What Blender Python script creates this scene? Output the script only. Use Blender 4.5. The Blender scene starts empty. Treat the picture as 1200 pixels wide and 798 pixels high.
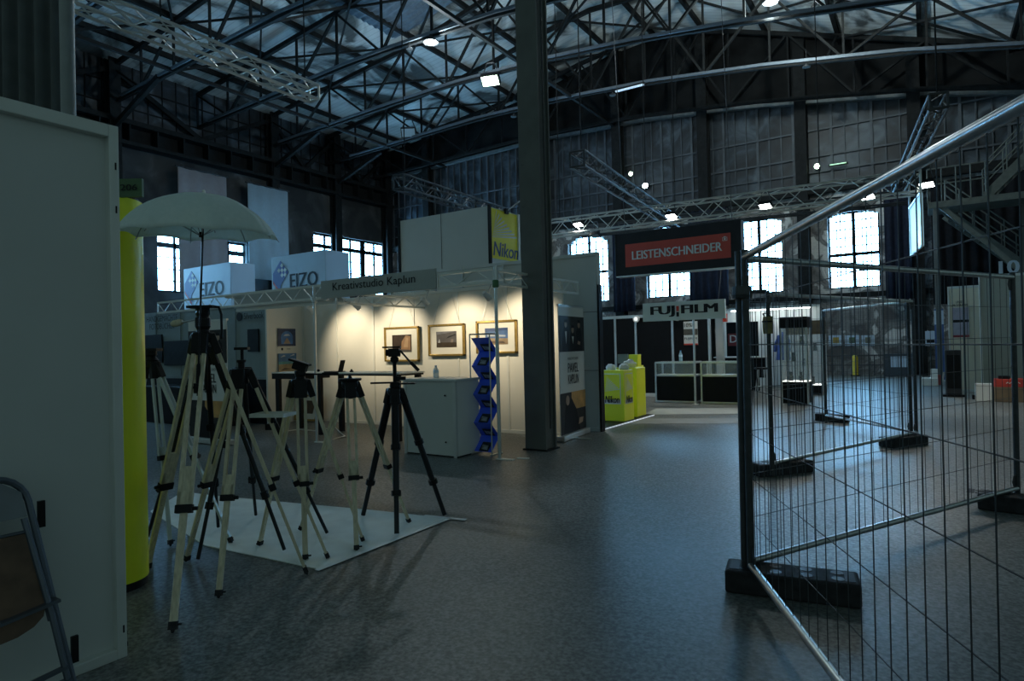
import bpy, math, random
from math import sin, cos, pi, radians, atan2, sqrt
from mathutils import Vector as V, Matrix
random.seed(7)
SC = bpy.context.scene
COL = SC.collection
# ------------------------------------------------------------------ camera
EYE = V((0, 0, 1.45)); FOC = 745.0
HEAD, PITCH, ROLL = radians(33.2), radians(0.55), radians(-1.35)
cd = bpy.data.cameras.new('camera'); cam = bpy.data.objects.new('camera', cd); COL.objects.link(cam)
cd.sensor_width = 36; cd.lens = FOC / 1200 * 36; cd.clip_start = 0.05; cd.clip_end = 300
CM = Matrix.Rotation(HEAD, 4, 'Z') @ Matrix.Rotation(pi / 2 + PITCH, 4, 'X') @ Matrix.Rotation(ROLL, 4, 'Z')
cam.matrix_world = Matrix.Translation(EYE) @ CM
SC.camera = cam
# ------------------------------------------------------------------ world, exposure
SC.view_settings.view_transform = 'Standard'; SC.view_settings.look = 'None'
SC.view_settings.exposure = 0.0; SC.view_settings.gamma = 1.0
SC.view_settings.use_curve_mapping = False
W = bpy.data.worlds.new('world'); SC.world = W; W.use_nodes = True
bg = W.node_tree.nodes['Background']
bg.inputs[0].default_value = (0.53, 0.84, 0.86, 1); bg.inputs[1].default_value = 0.21
WINDOW_LIGHT = 32.0       # daylight in the panes
TRUSS_W, FLOOD_W, BULB_W = 160.0, 120.0, 480.0   # hall lamps
SPOT_W = 66.0            # booth spotlights
# ------------------------------------------------------------------ where a sight line meets the floor / a wall
def ray(x, y):
    return (CM.to_3x3() @ V(((x - 600) / FOC, (399 - y) / FOC, -1)))
def FL(x, y, z=0.0):
    d = ray(x, y); return EYE + d * ((z - EYE.z) / d.z)
def PL(x, y, a, v):
    d = ray(x, y); return EYE + d * ((v - EYE[a]) / d[a])
# ------------------------------------------------------------------ materials
MATS = {}
def mat(name, c, rough=0.6, metal=0.0, var=0.12, scale=6.0, bump=0.0, emit=None, es=0.0, trans=0.0, alpha=1.0, coord='Object'):
    if name in MATS: return MATS[name]
    m = bpy.data.materials.new(name); m.use_nodes = True
    nt = m.node_tree; b = nt.nodes['Principled BSDF']
    b.inputs['Roughness'].default_value = rough; b.inputs['Metallic'].default_value = metal
    b.inputs['Base Color'].default_value = (*c, 1)
    if max(c) < .06: b.inputs['Specular IOR Level'].default_value = 0.15
    tc = nt.nodes.new('ShaderNodeTexCoord')
    if var > 0:
        n = nt.nodes.new('ShaderNodeTexNoise'); n.inputs['Scale'].default_value = scale; n.inputs['Detail'].default_value = 4
        r = nt.nodes.new('ShaderNodeValToRGB')
        r.color_ramp.elements[0].position = 0.3; r.color_ramp.elements[1].position = 0.7
        r.color_ramp.elements[0].color = (*[max(0, k * (1 - var)) for k in c], 1)
        r.color_ramp.elements[1].color = (*[min(1, k * (1 + var)) for k in c], 1)
        nt.links.new(tc.outputs[coord], n.inputs['Vector']); nt.links.new(n.outputs['Fac'], r.inputs['Fac'])
        nt.links.new(r.outputs['Color'], b.inputs['Base Color'])
        if bump > 0:
            bp = nt.nodes.new('ShaderNodeBump'); bp.inputs['Strength'].default_value = bump
            nt.links.new(n.outputs['Fac'], bp.inputs['Height']); nt.links.new(bp.outputs['Normal'], b.inputs['Normal'])
    if emit:
        b.inputs['Emission Color'].default_value = (*emit, 1); b.inputs['Emission Strength'].default_value = es
    if trans: b.inputs['Transmission Weight'].default_value = trans
    if alpha < 1: b.inputs['Alpha'].default_value = alpha
    MATS[name] = m; return m
def nodes_mat(name, build, rough=0.8, metal=0.0):
    m = bpy.data.materials.new(name); m.use_nodes = True; nt = m.node_tree
    b = nt.nodes['Principled BSDF']; b.inputs['Roughness'].default_value = rough; b.inputs['Metallic'].default_value = metal
    build(nt, b); MATS[name] = m; return m
def ramp(nt, stops):
    r = nt.nodes.new('ShaderNodeValToRGB'); e = r.color_ramp.elements
    while len(e) < len(stops): e.new(0.5)
    for el, (p, c) in zip(e, stops): el.position = p; el.color = (*c, 1)
    return r
def noise(nt, scale, detail=5, vec=None, dist=0.0):
    n = nt.nodes.new('ShaderNodeTexNoise'); n.inputs['Scale'].default_value = scale; n.inputs['Detail'].default_value = detail
    n.inputs['Distortion'].default_value = dist
    if vec is None:
        tc = nt.nodes.new('ShaderNodeTexCoord'); vec = tc.outputs['Object']
    nt.links.new(vec, n.inputs['Vector']); return n
def mix(nt, f, a, b, mode='MIX'):
    x = nt.nodes.new('ShaderNodeMix'); x.data_type = 'RGBA'; x.blend_type = mode
    for s, v in ((x.inputs['Factor'], f), (x.inputs[6], a), (x.inputs[7], b)):
        if hasattr(v, 'links'): nt.links.new(v, s)
        else: s.default_value = v
    return x.outputs[2]
# floor: worn dark asphalt
def f_floor(nt, b):
    n1 = noise(nt, 0.35, 6, dist=0.4); r1 = ramp(nt, [(0.35, (0.125, 0.131, 0.122)), (0.6, (0.18, 0.184, 0.17)), (0.75, (0.24, 0.24, 0.22))])
    nt.links.new(n1.outputs['Fac'], r1.inputs['Fac'])
    n2 = noise(nt, 48, 3); r2 = ramp(nt, [(0.35, (0.45, 0.45, 0.45)), (0.7, (1.5, 1.5, 1.5))]); nt.links.new(n2.outputs['Fac'], r2.inputs['Fac'])
    c = mix(nt, 1.0, r1.outputs['Color'], r2.outputs['Color'], 'MULTIPLY')
    n3 = noise(nt, 9, 2); r3 = ramp(nt, [(0.79, (0, 0, 0)), (0.81, (1, 1, 1))]); nt.links.new(n3.outputs['Fac'], r3.inputs['Fac'])
    c2 = mix(nt, r3.outputs['Color'], c, (0.3, 0.3, 0.29, 1))
    nt.links.new(c2, b.inputs['Base Color'])
    rr = nt.nodes.new('ShaderNodeMapRange'); rr.inputs[1].default_value = 0.3; rr.inputs[2].default_value = 0.7
    rr.inputs[3].default_value = 0.37; rr.inputs[4].default_value = 0.52; b.inputs['Specular IOR Level'].default_value = 0.30
    nt.links.new(n1.outputs['Fac'], rr.inputs[0]); nt.links.new(rr.outputs[0], b.inputs['Roughness'])
    bp = nt.nodes.new('ShaderNodeBump'); bp.inputs['Strength'].default_value = 0.12; bp.inputs['Distance'].default_value = 0.004
    nt.links.new(n2.outputs['Fac'], bp.inputs['Height']); nt.links.new(bp.outputs['Normal'], b.inputs['Normal'])
nodes_mat('asphalt', f_floor)
# ceiling boards: grey boards, dark stains
def f_ceil(nt, b):
    n1 = noise(nt, 0.33, 6, dist=1.2); r1 = ramp(nt, [(0.41, (0.09, 0.095, 0.09)), (0.49, (0.58, 0.60, 0.58)), (0.75, (0.85, 0.88, 0.85))])
    nt.links.new(n1.outputs['Fac'], r1.inputs['Fac'])
    w = nt.nodes.new('ShaderNodeTexWave'); w.inputs['Scale'].default_value = 1.1; w.bands_direction = 'Y'; w.inputs['Distortion'].default_value = 0.4
    tc = nt.nodes.new('ShaderNodeTexCoord'); nt.links.new(tc.outputs['Object'], w.inputs['Vector'])
    r2 = ramp(nt, [(0.02, (0.8, 0.8, 0.8)), (0.10, (1, 1, 1))]); nt.links.new(w.outputs['Fac'], r2.inputs['Fac'])
    nt.links.new(mix(nt, 1.0, r1.outputs['Color'], r2.outputs['Color'], 'MULTIPLY'), b.inputs['Base Color'])
nodes_mat('ceiling_boards', f_ceil, 0.85)
# wall: sooty brick with flaking plaster
def f_wall(nt, b):
    tc = nt.nodes.new('ShaderNodeTexCoord')
    n1 = noise(nt, 1.1, 8, dist=0.9); r1 = ramp(nt, [(0.38, (0.12, 0.115, 0.11)), (0.5, (0.30, 0.30, 0.29)), (0.54, (0.16, 0.155, 0.15)), (0.60, (0.75, 0.76, 0.73))])
    nt.links.new(n1.outputs['Fac'], r1.inputs['Fac'])
    br = nt.nodes.new('ShaderNodeTexBrick'); br.inputs['Scale'].default_value = 3.0
    br.inputs['Color1'].default_value = (0.95, 0.88, 0.84, 1); br.inputs['Color2'].default_value = (0.85, 0.78, 0.74, 1); br.inputs['Mortar'].default_value = (1, 1, 1, 1)
    mp = nt.nodes.new('ShaderNodeMapping'); mp.inputs['Rotation'].default_value = (pi / 2, 0, 0)
    nt.links.new(tc.outputs['Object'], mp.inputs[0]); nt.links.new(mp.outputs[0], br.inputs['Vector'])
    nt.links.new(mix(nt, 1.0, r1.outputs['Color'], br.outputs['Color'], 'MULTIPLY'), b.inputs['Base Color'])
nodes_mat('old_wall', f_wall, 0.9)
def f_dark_wall(nt, b):  # left wall: mottled, darker in tone than the far wall
    n1 = noise(nt, 0.6, 7, dist=0.8); r1 = ramp(nt, [(0.4, (0.035, 0.036, 0.036)), (0.6, (0.075, 0.075, 0.072)), (0.72, (0.17, 0.17, 0.165))])
    nt.links.new(n1.outputs['Fac'], r1.inputs['Fac']); nt.links.new(r1.outputs['Color'], b.inputs['Base Color'])
nodes_mat('dark_wall', f_dark_wall, 0.95)
# old glazing high in the wall: grimy wired glass
def f_glz(nt, b):
    n1 = noise(nt, 0.8, 6, dist=1.5); r1 = ramp(nt, [(0.35, (0.010, 0.013, 0.016)), (0.52, (0.030, 0.040, 0.050)), (0.7, (0.10, 0.13, 0.155))])
    nt.links.new(n1.outputs['Fac'], r1.inputs['Fac']); nt.links.new(r1.outputs['Color'], b.inputs['Base Color'])
nodes_mat('grimy_glass', f_glz, 0.5)
def f_wood(nt, b):
    tc = nt.nodes.new('ShaderNodeTexCoord'); mp = nt.nodes.new('ShaderNodeMapping'); mp.inputs['Scale'].default_value = (14, 14, 1.2)
    nt.links.new(tc.outputs['Object'], mp.inputs[0]); n = noise(nt, 4, 5, mp.outputs[0])
    r = ramp(nt, [(0.3, (0.50, 0.43, 0.29)), (0.7, (0.74, 0.66, 0.47))]); nt.links.new(n.outputs['Fac'], r.inputs['Fac'])
    nt.links.new(r.outputs['Color'], b.inputs['Base Color'])
nodes_mat('ash_wood', f_wood, 0.45)
steel = mat('dark_steel', (0.016, 0.017, 0.017), 0.7, 0.0, 0.3)
pillarm = mat('green_grey_paint', (0.115, 0.122, 0.112), 0.55, 0.0, 0.15, 3)
galv = mat('galvanised_steel', (0.42, 0.44, 0.45), 0.28, 0.9, 0.15, 30)
galvd = mat('dull_shaded_galvanised', (0.06, 0.063, 0.066), 0.5, 0.6, 0.2, 20)  # backlit shade of fence posts and wires is put into this base colour
alu = mat('aluminium', (0.62, 0.64, 0.63), 0.35, 0.8, 0.06)
alup = mat('truss_aluminium', (0.60, 0.60, 0.56), 0.4, 0.6, 0.1)
panelm = mat('panel_grey_white', (0.58, 0.60, 0.575), 0.55, 0, 0.03, 2)
whitem = mat('white_board', (0.74, 0.74, 0.70), 0.5, 0, 0.03, 2)
creamm = mat('cream_board', (0.72, 0.69, 0.60), 0.5, 0, 0.03, 2)
fascia = mat('fascia_grey', (0.40, 0.42, 0.40), 0.5, 0, 0.03, 2)
frame_w = mat('white_frame', (0.66, 0.68, 0.64), 0.4, 0.2, 0.04)
black = mat('black_plastic', (0.014, 0.014, 0.015), 0.4, 0, 0.2)
blackw = mat('black_wall', (0.009, 0.009, 0.010), 0.5, 0, 0.15)
rubber = mat('black_rubber', (0.03, 0.03, 0.032), 0.75, 0, 0.3, 20, 0.3)
inkm = mat('black_ink', (0.02, 0.02, 0.022), 0.5, 0, 0)
yellow = mat('yellow_print', (0.86, 0.78, 0.02), 0.4, 0, 0.03)
ylw_dark = mat('yellow_green_vinyl', (0.93, 0.93, 0.03), 0.35, 0, 0.04, 3)
red = mat('red_print', (0.62, 0.06, 0.04), 0.5, 0, 0.05)
navy = mat('logo_blue', (0.06, 0.09, 0.34), 0.5, 0, 0)
bluep = mat('blue_acrylic', (0.06, 0.14, 0.90), 0.25, 0, 0.05)
gold = mat('gold_frame', (0.38, 0.25, 0.07), 0.35, 0.6, 0.2, 20)
glass = mat('clear_glass', (0.75, 0.85, 0.87), 0.05, 0, 0, alpha=0.18)
bottlem = mat('bottle_plastic', (0.45, 0.68, 0.80), 0.1, 0, 0.05, alpha=0.6)
skin = mat('printed_skin', (0.42, 0.28, 0.20), 0.5, 0, 0.1)
umb = nodes_mat('umbrella_cloth', lambda nt, b: None, 0.8)
umb.node_tree.nodes['Principled BSDF'].inputs['Base Color'].default_value = (0.78, 0.80, 0.76, 1)
def _u(nt):
    b = nt.nodes['Principled BSDF']; t = nt.nodes.new('ShaderNodeBsdfTranslucent'); t.inputs[0].default_value = (0.86, 0.94, 0.93, 1)
    mx = nt.nodes.new('ShaderNodeMixShader'); mx.inputs[0].default_value = 0.4
    nt.links.new(b.outputs[0], mx.inputs[1]); nt.links.new(t.outputs[0], mx.inputs[2]); nt.links.new(mx.outputs[0], nt.nodes['Material Output'].inputs[0])
    n = noise(nt, 40, 2); r = ramp(nt, [(0.3, (0.74, 0.84, 0.81)), (0.7, (0.84, 0.92, 0.89))]); nt.links.new(n.outputs['Fac'], r.inputs['Fac']); nt.links.new(r.outputs['Color'], b.inputs['Base Color'])
_u(umb.node_tree)
pane = mat('daylight_pane', (0.8, 0.9, 1.0), 0.3, 0, 0, emit=(0.24, 0.60, 1.0), es=WINDOW_LIGHT)
lampglow = mat('lamp_glow', (1, 1, 1), 0.4, 0, 0, emit=(0.92, 1.0, 0.98), es=28)
coolglow = mat('cool_lamp_glow', (1, 1, 1), 0.4, 0, 0, emit=(0.75, 0.92, 1.0), es=60)
greenglow = mat('green_white_glow', (1, 1, 1), 0.4, 0, 0, emit=(0.72, 1.0, 0.72), es=14)
warmglow = mat('warm_lamp_glow', (1, 1, 1), 0.4, 0, 0, emit=(1.0, 0.85, 0.55), es=12)
screenglow = mat('lit_screen', (0.5, 0.7, 0.8), 0.4, 0, 0, emit=(0.45, 0.80, 1.0), es=0.55)
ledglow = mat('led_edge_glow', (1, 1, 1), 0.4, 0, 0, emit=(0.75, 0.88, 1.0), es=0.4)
caseglow = mat('showcase_glow', (1, 1, 1), 0.4, 0, 0, emit=(1.0, 0.98, 0.90), es=1.3)
# ------------------------------------------------------------------ mesh builder
class MB:
    def __init__(s): s.v = []; s.f = []; s.m = []; s.cur = 0
    def add(s, vs, fs):
        o = len(s.v); s.v += [V(p) for p in vs]
        for f in fs: s.f.append([o + i for i in f]); s.m.append(s.cur)
        return s
    def box(s, c, d, R=None):
        x, y, z = [k / 2 for k in d]; c = V(c)
        ps = [V((a * x, b * y, e * z)) for e in (-1, 1) for a, b in ((-1, -1), (1, -1), (1, 1), (-1, 1))]
        if R is not None: ps = [R @ p for p in ps]
        return s.add([c + p for p in ps], [(0, 3, 2, 1), (4, 5, 6, 7), (0, 1, 5, 4), (1, 2, 6, 5), (2, 3, 7, 6), (3, 0, 4, 7)])
    def bx(s, a, b):
        a, b = V(a), V(b); lo = V([min(p, q) for p, q in zip(a, b)]); hi = V([max(p, q) for p, q in zip(a, b)])
        return s.box((lo + hi) / 2, hi - lo)
    def bar(s, p, q, w, h, up=(0, 0, 1)):          # rectangular bar from p to q; w across, h along 'up'
        p, q = V(p), V(q); d = q - p; L = d.length
        if L < 1e-6: return s
        z = d / L; up = V(up)
        x = up.cross(z)
        if x.length < 1e-4: x = V((1, 0, 0)).cross(z)
        if x.length < 1e-4: x = V((0, 1, 0)).cross(z)
        x.normalize(); y = z.cross(x)
        R = Matrix((x, y, z)).transposed()
        return s.box((p + q) / 2, (w, h, L), R)
    def tube(s, p, q, r, n=8, r2=None, cap=True):
        p, q = V(p), V(q); r2 = r if r2 is None else r2; d = (q - p)
        if d.length < 1e-6: return s
        z = d.normalized(); x = z.orthogonal().normalized(); y = z.cross(x); vs = []
        for c, rr in ((p, r), (q, r2)):
            for i in range(n): a = 2 * pi * i / n; vs.append(c + x * cos(a) * rr + y * sin(a) * rr)
        fs = [(i, (i + 1) % n, n + (i + 1) % n, n + i) for i in range(n)]
        if cap: fs += [tuple(range(n))[::-1], tuple(range(n, 2 * n))]
        return s.add(vs, fs)
    def path(s, ps, r, n=8):
        ps = [V(p) for p in ps]; vs = []; k = len(ps); x = None
        for i, p in enumerate(ps):
            t = (ps[min(i + 1, k - 1)] - ps[max(i - 1, 0)]).normalized()
            x = t.orthogonal().normalized() if x is None else (x - t * x.dot(t)).normalized()
            y = t.cross(x)
            for j in range(n): a = 2 * pi * j / n; vs.append(p + x * cos(a) * r + y * sin(a) * r)
        fs = [(i * n + j, i * n + (j + 1) % n, (i + 1) * n + (j + 1) % n, (i + 1) * n + j) for i in range(k - 1) for j in range(n)]
        fs += [tuple(range(n))[::-1], tuple(range((k - 1) * n, k * n))]
        return s.add(vs, fs)
    def lathe(s, prof, c=(0, 0, 0), n=24, axis=(0, 0, 1)):
        c = V(c); z = V(axis).normalized(); x = z.orthogonal().normalized(); y = z.cross(x); vs = []
        for r, h in prof:
            for i in range(n): a = 2 * pi * i / n; vs.append(c + x * cos(a) * r + y * sin(a) * r + z * h)
        fs = [(k * n + i, k * n + (i + 1) % n, (k + 1) * n + (i + 1) % n, (k + 1) * n + i) for k in range(len(prof) - 1) for i in range(n)]
        fs += [tuple(range(n))[::-1], tuple(range((len(prof) - 1) * n, len(prof) * n))]
        return s.add(vs, fs)
    def poly(s, ps, t=(0, 0, 0)):                  # polygon extruded by t
        k = len(ps); t = V(t)
        if t.length == 0: return s.add(ps, [tuple(range(k))])
        return s.add([V(p) for p in ps] + [V(p) + t for p in ps], [tuple(range(k))[::-1], tuple(range(k, 2 * k))] + [(i, (i + 1) % k, k + (i + 1) % k, k + i) for i in range(k)])
    def ball(s, c, r, n=10):
        rx, ry, rz = (r, r, r) if not hasattr(r, '__len__') else r
        m = n // 2; vs = [V((0, 0, 1))]
        for i in range(1, m):
            t = pi * i / m
            for j in range(n): a = 2 * pi * j / n; vs.append(V((sin(t) * cos(a), sin(t) * sin(a), cos(t))))
        vs.append(V((0, 0, -1))); fs = [(0, 1 + j, 1 + (j + 1) % n) for j in range(n)]
        for i in range(m - 2):
            for j in range(n): a = 1 + i * n; fs.append((a + j, a + n + j, a + n + (j + 1) % n, a + (j + 1) % n))
        L = len(vs) - 1; a = 1 + (m - 2) * n; fs += [(a + j, L, a + (j + 1) % n) for j in range(n)]
        return s.add([V(c) + V((p.x * rx, p.y * ry, p.z * rz)) for p in vs], fs)
    def grid(s, fn, nu, nv):
        vs = [fn(i / nu, j / nv) for i in range(nu + 1) for j in range(nv + 1)]
        return s.add(vs, [(i * (nv + 1) + j, (i + 1) * (nv + 1) + j, (i + 1) * (nv + 1) + j + 1, i * (nv + 1) + j + 1) for i in range(nu) for j in range(nv)])
    def build(s, name, mats, parent=None, label=None, smooth=False, bevel=0.0, solid=0.0):
        org = V((0, 0, 0)); p = parent
        if p is not None:
            while p.parent: p = p.parent
            org = V(p.location)
            if parent.parent is not None and V(parent.location).length > 1e-9: org = org + V(parent.location)
        else:
            zs = [q.z for q in s.v]; xs = [q.x for q in s.v]; ys = [q.y for q in s.v]
            org = V(((min(xs) + max(xs)) / 2, (min(ys) + max(ys)) / 2, min(zs)))
        me = bpy.data.meshes.new(name); me.from_pydata([tuple(q - org) for q in s.v], [], s.f); 
        for mm in (mats if isinstance(mats, (list, tuple)) else [mats]): me.materials.append(mm)
        me.polygons.foreach_set('material_index', s.m)
        if smooth:
            me.polygons.foreach_set('use_smooth', [True] * len(me.polygons))
            me.set_sharp_from_angle(angle=radians(40))
        me.update()
        o = bpy.data.objects.new(name, me); COL.objects.link(o)
        if parent is None: o.location = org
        else: o.parent = parent
        if label: o['label'] = label
        if bevel:
            bv = o.modifiers.new('bevel', 'BEVEL'); bv.width = bevel; bv.segments = 2; bv.limit_method = 'ANGLE'
        if solid:
            sd = o.modifiers.new('thickness', 'SOLIDIFY'); sd.thickness = solid; sd.offset = 0
        return o
def tag(o, label, cat, group=None, kind=None):
    o['label'] = label; o['category'] = cat
    if group: o['group'] = group
    if kind: o['kind'] = kind
    return o
def thing(name, loc, label, cat, group=None):
    o = bpy.data.objects.new(name, None); COL.objects.link(o); o.location = V(loc); o.empty_display_size = 0.1
    return tag(o, label, cat, group)
def struct(o): o['kind'] = 'structure'; return o
def copy_tree(o, parent=None):
    c = o.copy(); COL.objects.link(c)
    if parent: c.parent = parent
    for ch in [k for k in COL.objects if k.parent == o]: copy_tree(ch, c)
    return c
def lettering(parent, txt, org, u, v, width, height, m, bold=0.0, shear=0.0, thick=0.003, name='lettering', align='C'):
    """text as a thin mesh, fitted into width x height, lower-left corner at org, along u, upright along v"""
    cu = bpy.data.curves.new('txt', 'FONT'); cu.body = txt; cu.size = 1; cu.shear = shear; cu.resolution_u = 3
    cu.space_line = 0.95; cu.align_x = 'CENTER' if align == 'C' else 'LEFT'
    t = bpy.data.objects.new('txt', cu); COL.objects.link(t)
    dg = bpy.context.evaluated_depsgraph_get(); me0 = bpy.data.meshes.new_from_object(t.evaluated_get(dg))
    vs = [q.co.copy() for q in me0.vertices]; fs = [tuple(p.vertices) for p in me0.polygons]
    bpy.data.objects.remove(t); bpy.data.curves.remove(cu); bpy.data.meshes.remove(me0)
    x0 = min(q.x for q in vs); x1 = max(q.x for q in vs); y0 = min(q.y for q in vs); y1 = max(q.y for q in vs)
    u, v, org = V(u).normalized(), V(v).normalized(), V(org); n = u.cross(v)
    e = bold * width / (x1 - x0) * 1.1; b = MB()
    for k in ((-1, 1) if bold > 0 else (0,)):          # two slightly shifted prints make the stroke bold
        b.add([org + u * ((q.x - x0) / (x1 - x0) * width + k * e) + v * ((q.y - y0) / (y1 - y0) * height) + n * (thick + .0002 * k) for q in vs], fs)
    return b.build(name, m, parent)
# ================================================================== THE HALL
XL, YF = -28.0, 29.0
struct(MB().bx((-30, -14, -0.2), (24, 31, 0)).build('floor', MATS['asphalt']))
ROOF = [(-28.3, 13.7), (-17.5, 14.75), (-13, 15.7), (-10.5, 15.9), (-8.5, 15.6), (-2, 13.4), (3, 11.7), (12, 8.8)]
def roofz(x):
    for (a, za), (b, zb) in zip(ROOF, ROOF[1:]):
        if x <= b: return za + (zb - za) * (x - a) / (b - a)
    return ROOF[-1][1]
BOT = [(-28, 11.9), (-17, 12.2), (-11, 12.0), (-6, 11.5), (0, 10.6), (12, 8.0)]
def botz(x):
    for (a, za), (b, zb) in zip(BOT, BOT[1:]):
        if x <= b: return za + (zb - za) * (x - a) / (b - a)
    return BOT[-1][1]
b = MB()
b.poly([(x, -2, z) for x, z in ROOF] + [(x, -2, z + 0.25) for x, z in ROOF[::-1]], (0, 33, 0))
struct(b.build('ceiling', MATS['ceiling_boards']))
# left wall: low brick part with windows, crane beam, glazing above
b = MB()
LW = [(14.75, 19.1, 4.2, 6.85), (23.2, 28.9, 4.6, 8.0), (5.5, 10.2, 4.2, 6.85)]
def wall_with_holes(b, holes, a0, a1, z0, z1, mk):
    hs = sorted(holes); cur = a0
    for (p, q, lo, hi) in hs:
        mk(b, cur, p, z0, z1); mk(b, p, q, z0, lo); mk(b, p, q, hi, z1); cur = q
    mk(b, cur, a1, z0, z1)
wall_with_holes(b, LW, -2, YF, 0, 10.2, lambda b, p, q, lo, hi: b.bx((XL - 0.5, p, lo), (XL, q, hi)))
struct(b.build('wall_left', MATS['dark_wall']))
b = MB(); b.bx((XL - 0.3, -2, 11.2), (XL - 0.15, YF, 14.0))
gl = struct(b.build('window_1', MATS['grimy_glass']))
b = MB()
y = -1.6
while y < YF:
    b.bx((XL - 0.15, y - 0.02, 11.2), (XL - 0.11, y + 0.02, 13.9)); y += 0.62
for z in (11.9, 12.8): b.bx((XL - 0.15, -2, z), (XL - 0.10, YF, z + 0.05))
b.build('glazing_bar', steel, gl)
b = MB(); b.bx((XL - 0.4, -2, 10.2), (XL + 0.55, YF, 10.35)); b.bx((XL - 0.4, -2, 11.05), (XL + 0.55, YF, 11.25)); b.bx((XL - 0.1, -2, 10.3), (XL + 0.05, YF, 11.1))
y = -1.5
while y < YF: b.bx((XL, y - 0.03, 10.3), (XL + 0.5, y + 0.03, 11.1)); y += 1.15
struct(b.build('trim_1', steel))
for k, yy in enumerate((5, 12.9, 20.5, 24.2 + 0.4, 28.6)):
    b = MB(); b.bx((XL, yy - 0.22, 0), (XL + 0.12, yy + 0.22, roofz(XL) - .1)); b.bx((XL + 0.12, yy - 0.03, 0), (XL + 0.4, yy + 0.03, roofz(XL) - .1)); b.bx((XL + 0.4, yy - 0.22, 0), (XL + 0.5, yy + 0.22, roofz(XL) - .1))
    b.bar((XL + 0.5, yy, 10.9), (XL + 3.8, yy, botz(XL + 4)), 0.16, 0.2)
    if k < 4:
        y2 = (5, 12.9, 20.5, 24.6, 28.6)[k + 1]
        b.bar((XL + 0.2, yy, 13.3), (XL + 0.2, (yy + y2) / 2, 11.3), 0.14, 0.2); b.bar((XL + 0.2, y2, 13.3), (XL + 0.2, (yy + y2) / 2, 11.3), 0.14, 0.2)
    struct(b.build('trim_%d' % (2 + k), steel))
# far wall
FW = [(-15.4, -13.2, 3.6, 7.0), (-11.2, -9.1, 3.6, 7.0), (-7.05, -5.1, 3.5, 6.75), (-3.35, -1.5, 3.5, 6.6), (0.6, 2.6, 3.5, 6.6), (-19.5, -17.4, 3.6, 7.0)]
b = MB()
wall_with_holes(b, FW, XL, 12, 0, 7.6, lambda b, p, q, lo, hi: b.bx((p, YF, lo), (q, YF + 0.5, hi)))
for p, q, lo, hi in FW:                                   # arched heads
    n = 10
    for i in range(n):
        a0, a1 = i / n, (i + 1) / n; u = (a0 + a1) - 1
        drop = (0.42 if p < -8 else 0.20) * u * u
        if drop > 0.01: b.bx((p + (q - p) * a0, YF + 0.02, hi - drop), (p + (q - p) * a1, YF + 0.48, hi))
wb = struct(b.build('wall_back', MATS['old_wall']))
b = MB(); pts = [(x, YF, botz(x) + 0.15) for x in (-28, -17, -11, -6, 0, 12)] + [(x, YF, z + 0.1) for x, z in ROOF[::-1]]
b.poly(pts, (0, 0.3, 0)); struct(b.build('trim_8', mat('soot_black_boards', (0.013, 0.0135, 0.0135), 0.85, 0, 0.5, 1.2)))
b = MB(); b.poly([(-28, YF + 0.1, 7.5)] + [(12, YF + 0.1, 7.5)] + [(x, YF + 0.1, botz(x) + 0.2) for x in (12, 0, -6, -11, -17, -28)], (0, 0.15, 0))
gl = struct(b.build('window_2', MATS['grimy_glass']))
b = MB(); x = -27.6; k = 0
while x < 11.8:
    w = 0.05 if k % 3 == 0 else 0.022
    b.bx((x - w, YF + 0.02, 7.6), (x + w, YF + 0.1, botz(x) + 0.1)); x += 0.48; k += 1
for z in (8.35, 9.0, 10.1): b.bx((-28, YF, z), (12, YF + 0.1, z + 0.07))
gb = b.build('glazing_bar', mat('grey_iron_bar', (0.085, 0.098, 0.11), 0.6, 0.2, 0.3, 1.5), gl)
n = 0
for x in (-24.5, -16.6, -12.4, -8.25, -4.2, -0.25, 3.6, 8):
    b = MB(); b.bx((x - 0.22, YF - 0.5, 0), (x + 0.22, YF - 0.4, roofz(x))); b.bx((x - 0.03, YF - 0.4, 0), (x + 0.03, YF - 0.1, roofz(x))); b.bx((x - 0.22, YF - 0.1, 0), (x + 0.22, YF, roofz(x)))
    struct(b.build('trim_%d' % (10 + n), steel)); n += 1
b = MB(); b.bx((-28, YF - 0.25, 7.45), (12, YF, 7.75)); b.bx((-28, YF - 0.14, 3.1), (12, YF, 3.3)); struct(b.build('trim_9', steel))
for i in range(5):
    pass
b = MB(); 
for (xa, za), (xb, zb) in zip(BOT, BOT[1:]): b.bar((xa, YF - 0.1, za + 0.1), (xb, YF - 0.1, zb + 0.1), 0.22, 0.14)
struct(b.build('trim_18', mat('grey_edge_beam', (0.16, 0.17, 0.17), 0.6, 0, 0.2)))
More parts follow.
